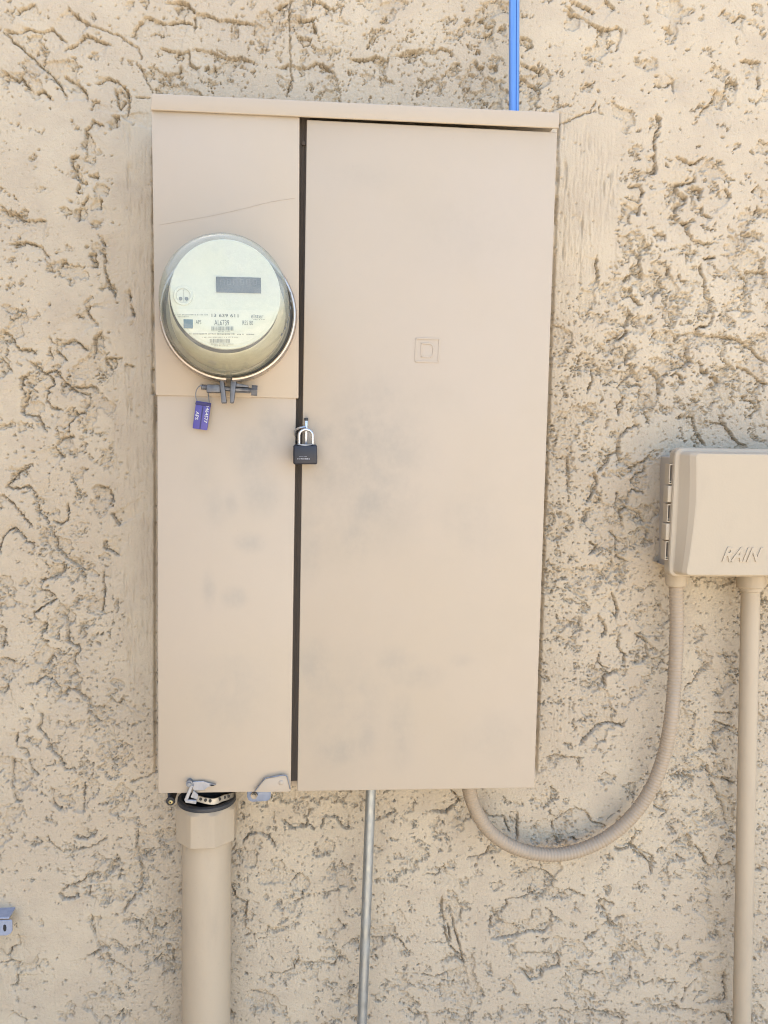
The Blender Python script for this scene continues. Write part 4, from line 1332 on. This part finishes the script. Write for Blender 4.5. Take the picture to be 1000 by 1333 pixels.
pA, pB = at(878.5, 583, 0.078), at(1150, 751.5, 0.078)
x0, x1, z1, z0 = pA.x, pB.x, pA.z, pB.z
ins = at(905, 593, LBD)
dx = ins.x - x0 + 0.0025
levels = [(0, 0, 0.010, 0.058, 0), (0.0008, 0.0008, 0.010, 0.056, 0)]
levels = [rrect(x0 + 0.001, x1 - 0.001, z0 + 0.001, z1 - 0.001, 0.009, -0.061),
          rrect(x0, x1, z0, z1, 0.010, -0.063),
          rrect(x0, x1, z0, z1, 0.010, -0.0775),
          rrect(x0 + 0.0012, x1 - 0.0012, z0 + 0.0012, z1 - 0.0012, 0.009, -0.0795),
          rrect(x0 + 0.0050, x1 - 0.0050, z0 + 0.003, z1 - 0.003, 0.008, -0.0803),
          rrect(x0 + 0.0062, x1 - 0.0062, z0 + 0.0036, z1 - 0.0042, 0.007, -0.0815, -0.001),
          rrect(x0 + 0.0140, x1 - 0.0140, z0 + 0.0048, z1 - 0.0056, 0.006, -0.0945, -0.0035, 0.002),
          rrect(x0 + dx - 0.0012, x1 - dx + 0.0012, z0 + 0.0058, z1 - 0.0066, 0.005, -LBD + 0.0004, -0.0035, 0.004),
          rrect(x0 + dx + 0.0006, x1 - dx - 0.0006, z0 + 0.0066, z1 - 0.0076, 0.004, -LBD, -0.0035, 0.004)]
bm = BM()
rings = [[bm.verts.new(p) for p in lv] for lv in levels]
n = len(rings[0])
for a, b in zip(rings, rings[1:]):
    for k in range(n):
        bm.faces.new((a[k], a[(k + 1) % n], b[(k + 1) % n], b[k]))
bm.faces.new(rings[0])
bm.faces.new(rings[-1])
lid = obj('lid', bm, M_BOX, box, smooth=11)
# raised lettering on the lid
a, b = at(939.5, 731.0, LBD), at(993.5, 712.5, LBD)
me = text_mesh('lettering', 'RAIN', b.x - a.x, b.z - a.z, 0.42, 0.0011, 0.024)
o = link('lettering', me, lid, False, M_BOX)
o.matrix_basis = Matrix.Translation(Vector(((a.x + b.x) / 2, -LBD - 0.0002, (a.z + b.z) / 2)))
# hinge along the lid's left flank: light knuckles with open clips between them
for (v0, v1) in ((632, 653.5), (681, 702.5)):
    bm = BM()
    p, q = at(876, v0, 0.070), at(876, v1, 0.070)
    add_box(bm, x0 - 0.0055, x0 + 0.001, -0.0755, -0.059, q.z, p.z, 0.0012)
    obj('hinge_knuckle', bm, M_BOX, back)
for (v0, v1) in ((604, 630), (656, 679), (704, 728.5)):
    bm = BM()
    p, q = at(876, v0, 0.070), at(876, v1, 0.070)
    xa, xb, w = x0 - 0.0046, x0 + 0.0008, 0.0011
    zm = (p.z + q.z) / 2
    for (a_, b_, za, zb) in ((xa, xa + w, q.z, p.z), (xb - w, xb, q.z, p.z), (xa + w, xb - w, p.z - 0.0016, p.z), (xa + w, xb - w, q.z, q.z + 0.0016), (xa + w, xb - w, q.z + 0.0035, q.z + 0.0045)):
        add_box(bm, a_, b_, -0.0745, -0.060, za, zb)
    cl = obj('hinge_clip', bm, M_BOX, back)
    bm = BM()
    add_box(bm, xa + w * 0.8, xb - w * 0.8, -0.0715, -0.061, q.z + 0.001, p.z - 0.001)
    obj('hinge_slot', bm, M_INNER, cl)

# ------------------------------------------------------------------ bracket at the left edge
br = thing('steel_bracket', at(-10, 1206, 0), 'blue grey slotted steel bracket end fixed low at the left edge of the wall', 'bracket')
bm = BM()
fp = pxpoly([(-70, 1198.5), (15.6, 1198.0), (16, 1212), (13.2, 1216), (8.5, 1218), (-70, 1219)], 0.026)
sl_ = pxpoly([(4.6, 1204.2), (6.2, 1203.4), (7.8, 1204.2), (8.6, 1207), (8.4, 1211), (6.8, 1212.4), (5.2, 1212), (4.4, 1209)], 0.026)
add_prism(bm, fp, -0.026, -0.0235, 0.0005, 1)
zt = fp[0][1]
add_box(bm, fp[0][0], fp[1][0] - 0.004, -0.026, 0.012, zt, zt + 0.0026, 0.0006, 1)
obj('channel', bm, make_metal('blue_grey_galvanised', (0.48, 0.53, 0.66), 0.5, 0.3, metal=0.25), br)
bm = BM()
add_prism(bm, sl_, -0.0265, -0.024)
obj('slot', bm, M_BLACK, br)
